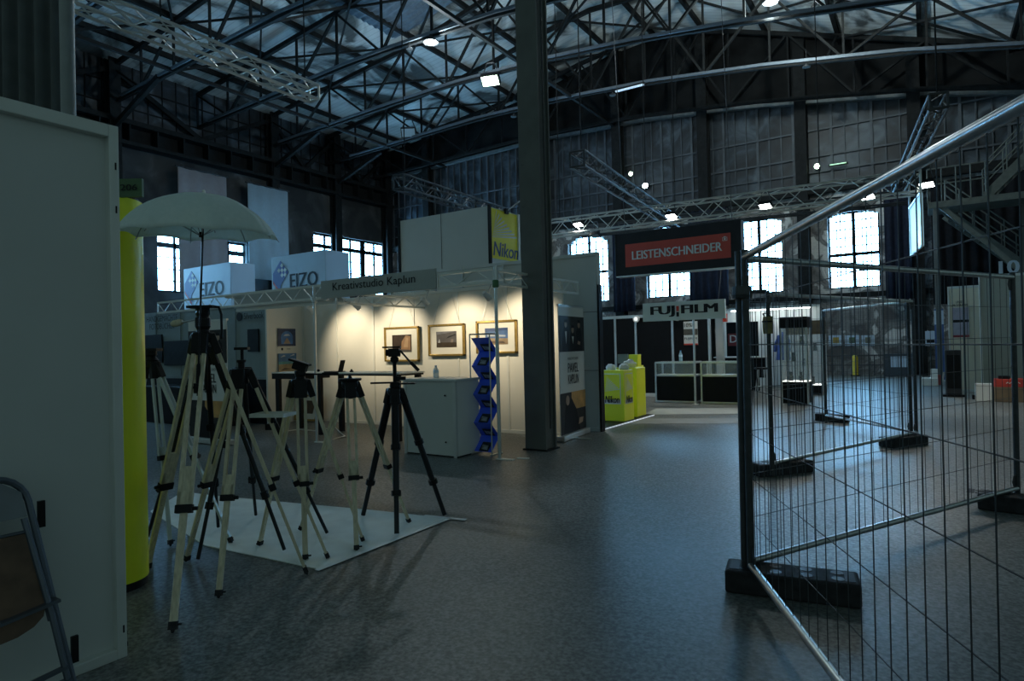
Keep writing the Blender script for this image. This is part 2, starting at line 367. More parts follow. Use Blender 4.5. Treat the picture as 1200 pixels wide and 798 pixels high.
# windows: bright daylight panes in iron frames
wn = 3
curt = mat('blue_black_curtain', (0.02, 0.024, 0.04), 0.9, 0, 0.2)
for p, q, lo, hi in FW:
    w = MB(); w.bx((p, YF + 0.3, lo), (q, YF + 0.33, hi)); w = struct(w.build('window_%d' % wn, pane)); wn += 1
    f = MB(); nx, nz = 6, 9
    for i in range(nx + 1): t = 0.13 if i in (0, 3, 6) else 0.035; x = p + (q - p) * i / nx; f.bx((x - t / 2, YF + 0.2, lo), (x + t / 2, YF + 0.29, hi))
    for i in range(nz + 1): t = 0.13 if i in (0, 4, 9) else 0.035; z = lo + (hi - lo) * i / nz; f.bx((p, YF + 0.2, z - t / 2), (q, YF + 0.29, z + t / 2))
    f.build('window_frame', steel, w)
for p, q, lo, hi in LW:
    w = MB(); w.bx((XL - 0.35, p, lo), (XL - 0.32, q, hi)); w = struct(w.build('window_%d' % wn, pane)); wn += 1
    f = MB(); ny = 6 if q - p > 5 else 5; nz = 5
    for i in range(ny + 1): t = 0.34 if (i % 2 == 0 and ny == 6) else 0.1; y = p + (q - p) * i / ny; f.bx((XL - 0.3, y - t / 2, lo), (XL - 0.2, y + t / 2, hi))
    for i in range(nz + 1): t = 0.22 if i in (0, 4, 5) else 0.04; z = lo + (hi - lo) * i / nz; f.bx((XL - 0.3, p, z - t / 2), (XL - 0.2, q, z + t / 2))
    f.build('window_frame', steel, w)
def drape(fn_pts, name, m, label, cat, solid=0.02, group=None, folds=9, amp=0.07, rail=None):
    """hanging cloth between two plan points"""
    (x0, y0), (x1, y1), z0, z1 = fn_pts; d = V((x1 - x0, y1 - y0, 0)); nrm = V((-d.y, d.x, 0)).normalized()
    b = MB(); b.grid(lambda u, v: V((x0, y0, z0 + (z1 - z0) * v)) + d * u + nrm * amp * sin(u * folds * 2 * pi + 0.6 * sin(v * 3)) * (0.6 + 0.4 * (1 - v)), folds * 8, 4)
    o = tag(b.build(name, m, None, smooth=True, solid=solid), label, cat, group)
    if rail is not None:
        b = MB(); b.tube((x0 - .1, y0, z1), (x1 + .1, y1, z1), .03); 
        for x in (x0, x1): b.bx((x - .02, y0, z1 - .02), (x + .02, rail, z1 + .02))
        b.build('curtain_rail', steel, o)
    return o
drape(((-12.6, YF - 0.75), (-11.5, YF - 0.75), 3.0, 7.3), 'curtain', curt, 'narrow dark blue curtain left of the window under the red sign', 'curtain', group='dark curtains on the far wall', folds=4, rail=YF)
drape(((-8.9, YF - 0.75), (-7.2, YF - 0.75), 3.0, 7.3), 'curtain', curt, 'dark blue curtain between the window under the red sign and the next one', 'curtain', group='dark curtains on the far wall', folds=5, rail=YF)
drape(((-1.3, YF - 0.75), (-0.45, YF - 0.75), 2.9, 7.2), 'curtain', curt, 'dark blue curtain just right of the far right window', 'curtain', group='dark curtains on the far wall', folds=3, rail=YF)
drape(((0.2, YF - 1.5), (3.0, YF - 1.5), 2.6, 7.0), 'curtain', mat('black_curtain', (0.012, 0.013, 0.016), 0.9, 0, 0.2), 'wide black curtain hanging behind the small lit screen', 'curtain', group='dark curtains on the far wall', folds=8, rail=YF)
# roof trusses, every 3.7 m
tn = 19
for Y in (5.6, 9.3, 13.0, 16.7, 20.4, 24.2, 27.9):
    b = MB()
    xs = [-28 + i * 2.35 for i in range(18)]
    xs = [x for x in xs if x <= 12]
    top = lambda x: roofz(x) - 0.32
    for a, c in zip(xs, xs[1:]):
        b.bar((a, Y, botz(a)), (c, Y, botz(c)), 0.12, 0.14); b.bar((a, Y, top(a)), (c, Y, top(c)), 0.14, 0.17)
    for i, x in enumerate(xs):
        b.bar((x, Y, botz(x)), (x, Y, top(x)), 0.07, 0.08, (0, 1, 0))
        if i + 1 < len(xs):
            x2 = xs[i + 1]
            if i % 2: b.bar((x, Y, botz(x)), (x2, Y, top(x2)), 0.075, 0.1, (0, 1, 0))
            else: b.bar((x, Y, top(x)), (x2, Y, botz(x2)), 0.075, 0.1, (0, 1, 0))
    struct(b.build('trim_%d' % tn, steel)); tn += 1
b = MB()
for x in (-26, -23.3, -20.6, -17.9, -15.2, -12.5, -10.3, -8, -5.4, -2.7, 0, 2.7, 5.4):
    b.bx((x - 0.07, -2, roofz(x) - 0.22), (x + 0.07, YF, roofz(x) - 0.02))
    if x in (-23.3, -12.5): b.bx((x - 0.06, -2, botz(x) - 0.05), (x + 0.06, YF, botz(x) + 0.08))
struct(b.build('trim_%d' % tn, steel)); tn += 1
b = MB()
for i, Y in enumerate((5.6, 9.3, 13.0, 16.7, 20.4, 24.2)):
    for x in (-23.3, -17.9, -12.5, -8, -2.7):
        x2 = {-23.3: -17.9, -17.9: -12.5, -12.5: -8, -8: -2.7, -2.7: 2.7}[x]
        b.bar((x, Y, roofz(x) - 0.4), (x2, Y + 3.7, roofz(x2) - 0.4), 0.07, 0.07); b.bar((x2, Y, roofz(x2) - 0.4), (x, Y + 3.7, roofz(x) - 0.4), 0.07, 0.07)
        b.bar((x, Y, botz(x)), (x, Y + 3.7, roofz(x) - .3), 0.08, 0.08, (1, 0, 0))
struct(b.build('trim_%d' % tn, steel)); tn += 1
# pale conduits under the truss chords
cond = mat('pale_conduit', (0.15, 0.18, 0.21), 0.45, 0.4, 0.1)
for Y, xa, xb in ((9.3, -27, -12), (13.0, -27, -11), (16.7, -27, -9), (20.4, -27, 3), (24.2, -26, 8)):
    b = MB(); xs = [xa + (xb - xa) * i / 8 for i in range(9)]
    for a, c in zip(xs, xs[1:]): b.bar((a, Y - 0.12, botz(a) + 0.05), (c, Y - 0.12, botz(c) + 0.05), 0.06, 0.1)
    struct(b.build('trim_%d' % tn, cond)); tn += 1
# corrugated roof patch near the bright lamp
b = MB()
b.grid(lambda u, v: V((-18.5 + 5.6 * u, 15.2 + 4.6 * v, roofz(-18.5 + 5.6 * u) - 0.10 + 0.03 * sin(v * 90))), 10, 90)
struct(b.build('trim_%d' % tn, mat('corrugated_sheet', (0.12, 0.15, 0.18), 0.5, 0.3, 0.2), smooth=True, solid=0.01)); tn += 1

# ------------------------------------------------------------------ steel column in the middle
PB = FL(616, 527); px0 = PB.x; py0 = PB.y
t = thing('steel_column', (px0 + .16, py0 + .12, 0), 'tall grey-green riveted steel column standing in the middle of the hall', 'column')
pw, pd = 0.335, 0.30
x1 = px0 + pw; y1 = py0 + pd; zt = 13.9
MB().bx((px0, py0, 0), (x1, py0 + 0.03, zt)).build('flange', pillarm, t)
MB().bx((px0, y1 - 0.03, 0), (x1, y1, zt)).build('flange', pillarm, t)
MB().bx((px0 + 0.03, py0 + 0.03, 0), (x1 - 0.03, y1 - 0.03, zt)).build('web', pillarm, t)
MB().bx((px0 - 0.03, py0 - 0.03, 0), (x1 + 0.03, y1 + 0.03, 0.02)).build('base_plate', steel, t)
b = MB()
for z in [0.4 + 0.6 * i for i in range(20)]:
    for xx in (px0 + 0.05, x1 - 0.05): b.ball((xx, py0, z), 0.012, 6)
b.build('rivet', pillarm, t)
MB().tube((x1 + 0.02, py0 + 0.1, 0.3), (x1 + 0.02, py0 + 0.1, zt), 0.012).build('conduit', galvd, t)

# ------------------------------------------------------------------ lighting trusses
def lamp_light(parent, off, aim, power, color, angle=None, soft=.1):
    ld = bpy.data.lights.new('lamp', 'SPOT' if angle else 'POINT'); ld.energy = power; ld.color = color; ld.shadow_soft_size = soft
    if angle: ld.spot_size = radians(angle); ld.spot_blend = .35
    lo = bpy.data.objects.new('lamp_light', ld); COL.objects.link(lo); lo.parent = parent; lo.location = V(off); lo.rotation_euler = V(aim).to_track_quat('-Z', 'Y').to_euler(); return lo
def box_truss(P, Q, label, w=0.30, h=0.30, step=0.35, group='aluminium lighting trusses', m=None, hang=None):
    P, Q = V(P), V(Q); d = (Q - P); L = d.length; d.normalize(); s = V((0, 0, 1)).cross(d).normalized(); up = d.cross(s)
    mid = (P + Q) / 2; m = m or alup
    t = thing('lighting_truss', mid - up * h / 2, label, 'truss', group)
    cs = [s * a * w / 2 + up * e * h / 2 for a, e in ((-1, -1), (1, -1), (1, 1), (-1, 1))]
    for c in cs: MB().tube(P + c, Q + c, 0.025, 8).build('chord', m, t)
    n = max(2, int(L / step)); b = MB()
    for f in range(4):
        c0, c1 = cs[f], cs[(f + 1) % 4]
        for i in range(n):
            p, q = P + d * (L * i / n), P + d * (L * (i + 1) / n)
            b.tube(p + (c0 if i % 2 else c1), q + (c1 if i % 2 else c0), 0.011, 5, cap=False)
        for e in (P, Q): b.tube(e + c0, e + c1, 0.02, 6)
    b.build('lacing', m, t)
    if hang:
        b = MB()
        for k in hang:
            p = P + d * L * k; b.tube(p + up * h / 2, V((p.x, p.y, max(botz(p.x), p.z + 0.8))), 0.012, 5)
        b.build('hanging_cable', steel, t)
    return t
box_truss(FL(80, -6, 6), FL(368, 110, 6), 'lighting truss high at the upper left below the roof', 0.25, 0.25, hang=(0.3, 0.95))
box_truss(FL(467, 213, 5), FL(590, 252, 5), 'lighting truss reaching behind the grey advertising tower', 0.29, 0.29, m=galvd, hang=(0.05,))
box_truss(FL(676, 186, 5), FL(792, 262, 5), 'lighting truss running away right of the steel column', 0.29, 0.29, m=galvd, hang=(0.03, 0.6))
YT = 15.5
box_truss((-9.4, YT, 4.72), (-0.05, YT, 4.62), 'long lighting truss across the aisle behind the red sign', 0.42, 0.42, 0.42, hang=(0.1, 0.45, 0.8))
box_truss((-9.4, YT + 3.2, 5.15), (-0.3, YT + 3.2, 4.95), 'lighting truss parallel behind the long one across the aisle', 0.3, 0.3, 0.4, m=galvd)
box_truss(FL(1100, 118, 4.9), FL(1052, 222, 4.9), 'lighting truss running towards the viewer above the small lit screen', 0.22, 0.22, 0.4, m=galvd, hang=(0.02,))
def par_lamp(p, label, glow=lampglow, s=1.0, cat='lamp', grp='floodlights on the lighting trusses', aim=(-0.1, -0.5, -1), drop=0.25):
    p = V(p); t = thing('floodlight', p, label, cat, grp); a = V(aim).normalized()
    sx = V((0, 0, 1)).cross(a)
    sx = sx.normalized() if sx.length > .05 else V((1, 0, 0))
    R = Matrix((sx, a.cross(sx), a)).transposed()
    MB().box(p, (0.34 * s, 0.22 * s, 0.10 * s), R).build('housing', black, t)
    MB().box(p + a * 0.055 * s, (0.30 * s, 0.18 * s, 0.012 * s), R).build('lens', glow, t)
    b = MB(); top = p + V((0, 0, drop * s))
    for k in (-1, 1): b.tube(p + sx * 0.18 * s * k, top + sx * 0.18 * s * k * .4, 0.012 * s, 5)
    b.tube(top + sx * .07 * s, top - sx * .07 * s, 0.02 * s, 6); b.build('bracket', galvd, t)
    return t
for (x, y, z, lab) in ((678, 262, 4.35, 'small floodlight on the truss above the arched window left of the red sign'),
                       (698, 275, 4.1, 'small floodlight just left of the red hanging sign'),
                       (787, 252, 4.42, 'floodlight on the truss above the red hanging sign'),
                       (897, 240, 4.38, 'floodlight on the truss right of the red hanging sign'),
                       (1017, 229, 4.38, 'floodlight on the truss above the far right window'),
                       (1086, 215, 4.42, 'floodlight at the right end of the long truss')):
    q = PL(x, y, 1, YT - 0.2); tl_ = par_lamp(q, lab, lampglow if x != 698 else galv, 0.8, drop=.42)
    if x != 698: aa = V((-.1, -.5, -1)).normalized(); lamp_light(tl_, aa * .09, (-.05, -.25, -1), TRUSS_W, (1, .98, .88), 116, .12)
def bell_lamp(p, label, glow, r=0.3, cord=0.5, grp='round lamps under the roof'):
    p = V(p); t = thing('ceiling_lamp', p, label, 'lamp', grp)
    MB().lathe([(r, 0), (r * 0.97, 0.05), (r * 0.55, r * 0.5), (r * 0.22, r * 0.8), (r * 0.2, r * 1.1)], p, 20).build('lamp_shade', galvd, t, smooth=True)
    MB().ball(p + V((0, 0, 0.04)), (r * 0.8, r * 0.8, r * 0.3), 12).build('bulb', glow, t, smooth=True)
    MB().tube(p + V((0, 0, r)), p + V((0, 0, r + cord)), 0.015, 5).build('cord', steel, t); return t
bell_lamp(PL(505, 50, 1, 16.6), 'glaring bright round lamp high under the left roof', coolglow, 0.26, 0.6)
bl = [o for o in COL.objects if o.name.startswith('ceiling_lamp')][-1]; lamp_light(bl, (0, 0, -.35), (0, 0, -1), BULB_W, (.8, .95, 1.0), None, .15)
q = PL(903, 3, 1, 20.4); bl = bell_lamp(q, 'white lamp cut by the top edge of the picture right of the column', lampglow, .22, .4); lamp_light(bl, (0, 0, -.4), (0, 0, -1), BULB_W * 3.0, (.85, 1, 1), None, .15)
bell_lamp(PL(480, 58, 1, 16.6), 'small dim round lamp beside the glaring bright one', galv, 0.12)
bell_lamp(PL(602, 137, 1, 24.1), 'small dim round lamp just left of the steel column top', galv, 0.13)
bell_lamp(PL(718, 112, 1, 24.1), 'small dim round lamp under the pale strip light', galv, 0.13)
bell_lamp(PL(945, 79, 1, 24.1), 'small dim round lamp high over the right window', galv, 0.13)
q = PL(575, 93, 1, 20.2)
fl_ = par_lamp(q, 'wide greenish floodlight hanging under the left roof', greenglow, 2.1, grp='floodlights under the roof', aim=(0.25, -0.75, -1), drop=.3); lamp_light(fl_, V((.25, -.75, -1)) * .2, (.45, -.6, -1), FLOOD_W, (.85, 1, .85), 140, .3)
q = PL(479, 155, 1, 24.0)
par_lamp(q, 'square pale switched-off floodlight near the left roof corner', mat('dull_reflector', (0.45, 0.6, 0.68), 0.3, 0.2, 0.05), 2.2, grp='floodlights under the roof', aim=(0.45, -0.75, -0.5), drop=.3)
for x, y, lab, g, s_ in ((755, 217, 'round white lamp on the far glazing right of the column', coolglow, 0.13), (738, 203, 'small green lit lamp on the far glazing right of the column', greenglow, 0.10), (957, 194, 'greenish white lamp on the far glazing above the right window', greenglow, 0.11)):
    q = PL(x, y, 1, YF - 0.3); t = thing('wall_lamp', q, lab, 'lamp', 'lamps on the far wall')
    MB().lathe([(s_ * .6, 0.0), (s_, 0.03), (s_, 0.12)], q + V((0, 0.25, 0)), 14, (0, -1, 0)).build('housing', steel, t)
    MB().ball(q + V((0, 0.12, 0)), (s_, 0.05, s_), 10).build('bulb', g, t, smooth=True)
q = PL(982, 192, 1, YF - 0.3); t = thing('strip_light', q, 'green strip light low on the far glazing', 'lamp', 'strip lights'); MB().bx(q + V((-.35, 0, -.03)), q + V((.35, .15, .03))).build('housing', steel, t); MB().bx(q + V((-.3, -.02, -.02)), q + V((.3, 0, .02))).build('tube', mat('dim_green_glow', (1, 1, 1), 0.4, 0, 0, emit=(.4, 1, .5), es=.8), t)
q = PL(737, 102, 1, 24.0); t = thing('strip_light', q, 'pale strip light under the beam right of the column', 'lamp', 'strip lights'); MB().bx(q + V((-.65, 0, 0)), q + V((.65, .12, .06))).build('housing', steel, t); MB().bx(q + V((-.6, .01, -.05)), q + V((.6, .1, 0))).build('tube', mat('pale_tube_glow', (.8, .9, 1), 0.4, 0, 0, emit=(.6, .8, 1), es=.5), t)
# ------------------------------------------------------------------ banners on the left wall, box towers before it
for (x0, x1, y0, y1, c, lab) in ((208, 265, 196, 345, (0.36, 0.33, 0.34), 'plain grey-mauve fabric banner hanging on the left wall above the umbrella'), (290, 337, 214, 330, (0.36, 0.47, 0.54), 'plain pale blue fabric banner hanging on the left wall beside the umbrella')):
    p0 = PL(x0, y0, 0, XL + 0.75); p1 = PL(x1, y0 + 10, 0, XL + 0.75); z1 = (p0.z + p1.z) / 2; z0 = PL(x1, y1, 0, XL + 0.75).z
    t = thing('hanging_banner', (XL + 0.75, (p0.y + p1.y) / 2, z0), lab, 'banner', 'fabric banners on the left wall')
    b = MB(); b.grid(lambda u, v: V((XL + 0.75 + 0.02 * sin(u * 22), p0.y + (p1.y - p0.y) * u, z0 + (z1 - z0) * v)), 48, 3)
    b.build('cloth', mat('banner_%d' % x0, c, 0.85, 0, 0.04), t, smooth=True, solid=0.012)
    MB().tube((XL + 0.75, p0.y - .1, z1), (XL + 0.75, p1.y + .1, z1), 0.04).build('rail', galvd, t)
    b = MB()
    for k in (0.15, 0.85): b.tube((XL + 0.75, p0.y + (p1.y - p0.y) * k, z1), (XL + 0.4, p0.y + (p1.y - p0.y) * k, z1 + 0.25), 0.02, 5)
    b.build('hook', galv, t)
lbx = mat('light_box_blue_grey', (0.50, 0.60, 0.70), 0.45, 0, 0.03, 2)
def logo_tower(px0, px1, px2, ytop, lab, Y=11.0):
    p0 = PL(px0, ytop + 12, 1, Y); p1 = PL(px1, ytop, 1, Y); z1 = (p0.z + p1.z) / 2
    p2 = PL(px2, ytop + 5, 0, p1.x); dep = max(0.8, min(2.2, p2.y - Y))
    t = thing('light_box_tower', ((p0.x + p1.x) / 2, Y + dep / 2, 0), lab, 'advertising tower', 'square light boxes with a blue logo')
    MB().bx((p0.x, Y, 2.55), (p1.x, Y + dep, z1)).build('panel', lbx, t, bevel=0.01)
    b = MB()
    for xx, yy in ((p0.x + .05, Y + .05), (p1.x - .05, Y + .05), (p1.x - .05, Y + dep - .05), (p0.x + .05, Y + dep - .05)): b.bx((xx - .04, yy - .04, 0), (xx + .04, yy + .04, 2.56))
    b.build('frame', alu, t)
    w = p1.x - p0.x; zc = 2.55 + 0.42 * (z1 - 2.55)
    c = V((p0.x + w * .18, Y - 0.01, zc + 0.25)); S = w * 0.15
    b = MB(); b.poly([c + V((0, 0, S * 1.5)), c + V((S, 0, S * .5)), c + V((.0, 0, -S * .5)), c + V((-S, 0, .5 * S))], (0, .008, 0))
    b.poly([c + V((-S, 0, .5 * S)), c + V((0, 0, -S * .5)), c + V((0, 0, -S * 1.1)), c + V((-S, 0, -.1 * S))], (0, .008, 0))
    lg = b.build('logo', navy, t)
    b = MB(); b.poly([c + V((-S, -.002, -.1 * S)), c + V((0, -.002, -1.1 * S)), c + V((0, -.002, -1.35 * S)), c + V((-S, -.002, -.35 * S))], (0, .006, 0)); b.build('red_edge', red, lg)
    b = MB(); e1 = V((S, 0, -S)) / 5; e2 = V((-S, 0, -S)) / 5; tp = c + V((0, -.004, 1.5 * S))
    for i in range(5):
        for j in range(5):
            if (i + j) % 2 and j < 3 and i > 0: q = tp + e1 * i + e2 * j; b.poly([q, q + e1, q + e1 + e2, q + e2], (0, .003, 0))
    b.build('chequer', whitem, lg)
    lettering(t, 'EIZO', (p0.x + w * .36, Y - .006, zc - .02), (1, 0, 0), (0, 0, 1), w * .50, w * .17, inkm, 0.028)
logo_tower(215, 270, 290, 305, 'blue-white light box with the blue diamond logo under the umbrella')
logo_tower(318, 381, 401, 291, 'blue-white light box with the blue diamond logo behind the booth name board')
# ================================================================== PORTRAIT BOOTH (middle left)
BY, BX, WY, LX = 6.78, -4.67, 8.9, -11.12      # front line, right line, back wall, left end wall
def wall_run(name, p, q, z1, n, m, label, cat='partition wall', thick=0.05, z0=0.0, pm=None, group=None):
    """system wall: n boards between aluminium posts from plan point p to q"""
    p, q = V((*p, 0)), V((*q, 0)); d = (q - p); L = d.length; d.normalize(); nn = V((-d.y, d.x, 0)); mid = (p + q) / 2
    t = thing(name, (mid.x, mid.y, z0), label, cat, group); R = Matrix((d, nn, V((0, 0, 1)))).transposed()
    for i in range(n):
        a, c = p + d * (L * i / n), p + d * (L * (i + 1) / n); b = MB()
        b.box((a + c) / 2 + V((0, 0, (z0 + z1) / 2)), (L / n - 0.04, thick * 0.4, z1 - z0 - 0.08), R).build('board', m, t)
    b = MB()
    for i in range(n + 1): c = p + d * (L * i / n); b.box(c + V((0, 0, (z0 + z1) / 2)), (0.04, thick, z1 - z0), R)
    for z in (z0 + 0.03, z1 - 0.03): b.box(mid + V((0, 0, z)), (L, thick * 0.9, 0.06), R)
    b.build('frame', pm or frame_w, t, bevel=0.004); return t
wall_run('partition_wall', (LX, WY), (-4.86, WY), 2.5, 6, creamm, 'spotlit cream back wall of the booth with three gold-framed pictures', pm=mat('cream_frame', (0.70, 0.69, 0.62), .45, .1, .03))
wall_run('partition_wall', (LX, 8.0), (LX, WY - .03), 2.5, 1, creamm, 'cream end wall holding the two small seascape prints', pm=MATS['cream_frame'])
def lattice(p, q, z0, z1, label, step=0.24, m=None):
    p, q = V(p), V(q); d = (q - p); L = d.length; d.normalize(); mid = (p + q) / 2; m = m or frame_w
    t = thing('lattice_girder', (mid.x, mid.y, z0), label, 'girder', 'flat lattice girders of the booths')
    for z in (z0, z1): MB().bar((p.x, p.y, z), (q.x, q.y, z), 0.03, 0.035).build('chord', m, t)
    n = max(2, int(L / step)); b = MB()
    for i in range(n):
        a, c = p + d * L * i / n, p + d * L * (i + 1) / n; za, zc = (z0, z1) if i % 2 else (z1, z0)
        b.tube((a.x, a.y, za), (c.x, c.y, zc), 0.009, 5)
    for e in (p, q): b.tube((e.x, e.y, z0), (e.x, e.y, z1), 0.014, 6)
    b.build('lacing', m, t); return t
lattice((-5.62, BY, 0), (BX - .03, BY, 0), 2.29, 2.47, 'pale lattice girder between the name board and the corner post')
lattice((-12.9, BY, 0), (-8.0, BY, 0), 2.29, 2.49, 'pale lattice girder left of the name board above the dark banner')
lattice((BX, BY + .04, 0), (BX, 9.1, 0), 2.27, 2.45, 'pale lattice girder running back from the corner post past the steel column')
lattice((-7.75, BY + .06, 0), (-7.68, WY - .05, 0), 2.20, 2.36, 'pale lattice girder under the name board reaching to the back wall')
t = thing('name_board', (-6.8, BY - .04, 2.27), 'long grey name board lettered for a creative studio over the booth', 'sign')
MB().bx((-7.98, BY - .05, 2.27), (-5.63, BY - .025, 2.55)).build('board', fascia, t, bevel=.004)
lettering(t, 'Kreativstudio Kaplun', (-7.70, BY - .053, 2.345), (1, 0, 0), (0, 0, 1), 1.70, 0.155, inkm, 0.004)
b = MB()
for x in (-7.9, -5.7): b.bx((x - .03, BY - .03, 2.24), (x + .03, BY + .02, 2.5))
b.build('clip', galv, t)
t = thing('grey_fascia', (-9.2, BY + .3, 2.2), 'plain grey header board behind the left end of the name board', 'sign')
MB().bx((-10.8, BY + .30, 2.28), (-7.9, BY + .33, 2.56)).build('board', fascia, t)
MB().bx((-10.8, BY + .335, 2.22), (-7.9, BY + .36, 2.3)).build('rail', frame_w, t)
for x in (-10.6, -8.05): MB().bx((x - .02, BY - .01, 2.45), (x + .02, BY + .3, 2.49)).build('bracket', frame_w, t)
def post(x, y, h, label, joint=None):
    t = thing('booth_post', (x, y, 0), label, 'post', 'slim booth posts')
    MB().tube((x, y, 0), (x, y, h), 0.022, 12).build('pole', alu, t, smooth=True)
    MB().bx((x - .03, y - .04, 0), (x + .22, y + .04, .012)).build('foot', whitem, t)
    MB().lathe([(.03, 0), (.042, .01), (.042, .09), (.03, .1)], (x, y, h - .28), 12).build('joint', joint or alu, t)
post(BX, BY, 2.5, 'slim corner post with a green joint in front of the blue brochure stand', mat('green_joint', (.06, .16, .06), .5))
post(-8.2, BY, 2.5, 'slim post left of the lit back wall behind the tripods')
b = MB(); b.box(FL(613, 537, .006), (0.16, 0.05, 0.012), Matrix.Rotation(.3, 3, 'Z')); tag(b.build('tape_strip', whitem), 'short white strip lying on the floor beside the corner post', 'tape')
# spotlights
rail = MB().bx((LX + .03, 7.99, 2.46), (BX - .03, 8.02, 2.49)).build('spotlight_rail', alu); tag(rail, 'thin rail carrying the four booth spotlights', 'rail')
for px_, py_, lab in ((364, 363, 'booth spotlight nearest the two seascape prints'), (418, 359, 'booth spotlight over the bare middle of the lit wall'), (498, 354, 'booth spotlight over the middle gold-framed picture'), (571, 347, 'booth spotlight over the right gold-framed picture')):
    p = PL(px_, py_, 1, 7.86); t = thing('spotlight', p, lab, 'spotlight', 'spotlights inside the booth'); a = V((0.03, .92, -.55)).normalized()
    MB().lathe([(.025, -.10), (.038, -.08), (.045, .03), (.052, .06)], p, 14, a).build('shade', whitem, t, smooth=True)
    MB().ball(p + a * .055, (.034, .034, .034), 8).build('bulb', warmglow, t, smooth=True)
    MB().tube(p, V((p.x, 8.0, 2.47)), .008, 6).build('arm', galv, t)
    ld = bpy.data.lights.new('spot', 'SPOT'); ld.energy = SPOT_W; ld.spot_size = radians(94); ld.spot_blend = .7; ld.shadow_soft_size = .035; ld.color = (1, .86, .62)
    lo = bpy.data.objects.new('spot_light', ld); COL.objects.link(lo); lo.parent = t; lo.location = a * .11; lo.rotation_euler = a.to_track_quat('-Z', 'Y').to_euler()
# gold framed pictures
def printmat(nm, c): return mat('print_' + nm, [k * .6 for k in c], 0.5, 0, 0.25, 9)
def framed(x0, x1, z0, z1, y, label, art, lean=0.0, wires=True):
    t = thing('framed_picture', ((x0 + x1) / 2, y, z0), label, 'picture', 'gold-framed pictures')
    k = lambda x, z, dy=0: V((x, y + dy + lean * (z - z0), z)); fw_ = .035; w, h = x1 - x0, z1 - z0
    b = MB()
    for (a, c, e, g) in ((x0, x1, z0, z0 + fw_), (x0, x1, z1 - fw_, z1)): b.poly([k(a, e), k(c, e), k(c, g), k(a, g)], (0, -.04, 0))
    for (a, c) in ((x0, x0 + fw_), (x1 - fw_, x1)): b.poly([k(a, z0), k(c, z0), k(c, z1), k(a, z1)], (0, -.04, 0))
    b.build('frame', gold, t, bevel=.004)
    MB().poly([k(x0 + .01, z0 + .01), k(x1 - .01, z0 + .01), k(x1 - .01, z1 - .01), k(x0 + .01, z1 - .01)], (0, -.012, 0)).build('mount', mat('picture_mount', (.66, .64, .56), .6, 0, .02), t)
    b = MB(); ix, iz = x0 + w * .22, z0 + h * .27; iw, ih = w * .56, h * .5; ms = []
    for i, (c, pts) in enumerate(art):
        b.cur = i; ms.append(printmat('%s_%d' % (label, i), c)); b.poly([k(ix + u * iw, iz + v * ih, -.0135 - .0012 * i) for u, v in pts], (0, -.001, 0))
    b.build('print', ms, t)
    if wires:
        b = MB()
        for s in (.12, .88): b.tube(k(x0 + w * s, z1 - .02, -.004), V((x0 + w * (.35 if s < .5 else .65), y + .0, 2.42)), .0025, 4)
        b.build('hanging_wire', galv, t)
FULL = [(0, 0), (1, 0), (1, 1), (0, 1)]
YP = WY - .035
framed(-8.70, -7.83, 1.22, 1.87, YP, 'gold-framed picture behind the black tripod head, left of three', [((.07, .05, .04), FULL), ((.42, .24, .12), [(.45, .05), (.95, .05), (.95, .9), (.7, .95), (.5, .6)]), ((.55, .36, .2), [(.6, .3), (.8, .25), (.85, .8), (.7, .85)]), ((.12, .10, .09), [(0, 0), (1, 0), (1, .12), (0, .2)])])
framed(-7.60, -6.78, 1.31, 1.88, YP, 'gold-framed dark stormy landscape, middle of three', [((.14, .13, .13), FULL), ((.09, .07, .05), [(0, 0), (1, 0), (1, .3), (0, .32)]), ((.6, .6, .62), [(.08, .3), (.2, .3), (.15, .55)]), ((.05, .05, .05), [(.5, .55), (.95, .75), (.97, .82), (.6, .68)]), ((.30, .24, .2), [(.72, .3), (.84, .3), (.85, .5), (.74, .5)]), ((.25, .25, .27), [(0, .8), (.6, .9), (1, 1), (0, 1)])])
framed(-6.52, -5.69, 1.34, 1.90, YP, 'gold-framed blue-sky beach picture, right of three', [((.10, .20, .42), FULL), ((.42, .30, .18), [(0, 0), (1, 0), (1, .36), (0, .4)]), ((.55, .6, .68), [(.1, .5), (.9, .46), (.9, .56), (.1, .62)]), ((.16, .11, .08), [(.1, .1), (.9, .06), (.8, .2), (.2, .22)]), ((.05, .10, .26), [(0, .8), (1, .85), (1, 1), (0, 1)])])
q0 = PL(345, 458, 1, 8.62); q1 = PL(371, 498, 1, 8.62)
framed(q0.x, q1.x, .03, .55, 8.62, 'gold-framed picture leaning on the floor under the white table', [((.12, .07, .04), FULL), ((.4, .2, .08), [(.1, .2), (.5, .3), (.4, .8), (.15, .7)])], lean=.3, wires=False)
# prints on the end wall
def wall_print(y0, y1, z0, z1, label, art):
    X = LX + .03; t = thing('photo_print', (X, (y0 + y1) / 2, z0), label, 'print', 'small prints on the end wall'); b = MB(); ms = []
    MB().bx((X, y0, z0), (X + .008, y1, z1)).build('board', black, t)
    for i, (c, pts) in enumerate(art):
        b.cur = i; ms.append(printmat('%s_%d' % (label, i), c)); b.poly([V((X + .0085 + .0012 * i, y0 + u * (y1 - y0), z0 + v * (z1 - z0))) for u, v in pts], (.001, 0, 0))
    b.build('image', ms, t)
    MB().bx((X, y0 + .08, z0 - .085), (X + .004, y0 + .12, z0 - .035)).build('code_card', inkm, t); MB().bx((X, y0 + .22, z0 - .065), (X + .004, y0 + .30, z0 - .055)).build('caption', inkm, t)
arch = [(.18, .12), (.82, .12), (.84, .5)] + [(.5 + .34 * cos(a), .5 + .36 * sin(a)) for a in [i * pi / 8 for i in range(1, 8)]] + [(.16, .5)]
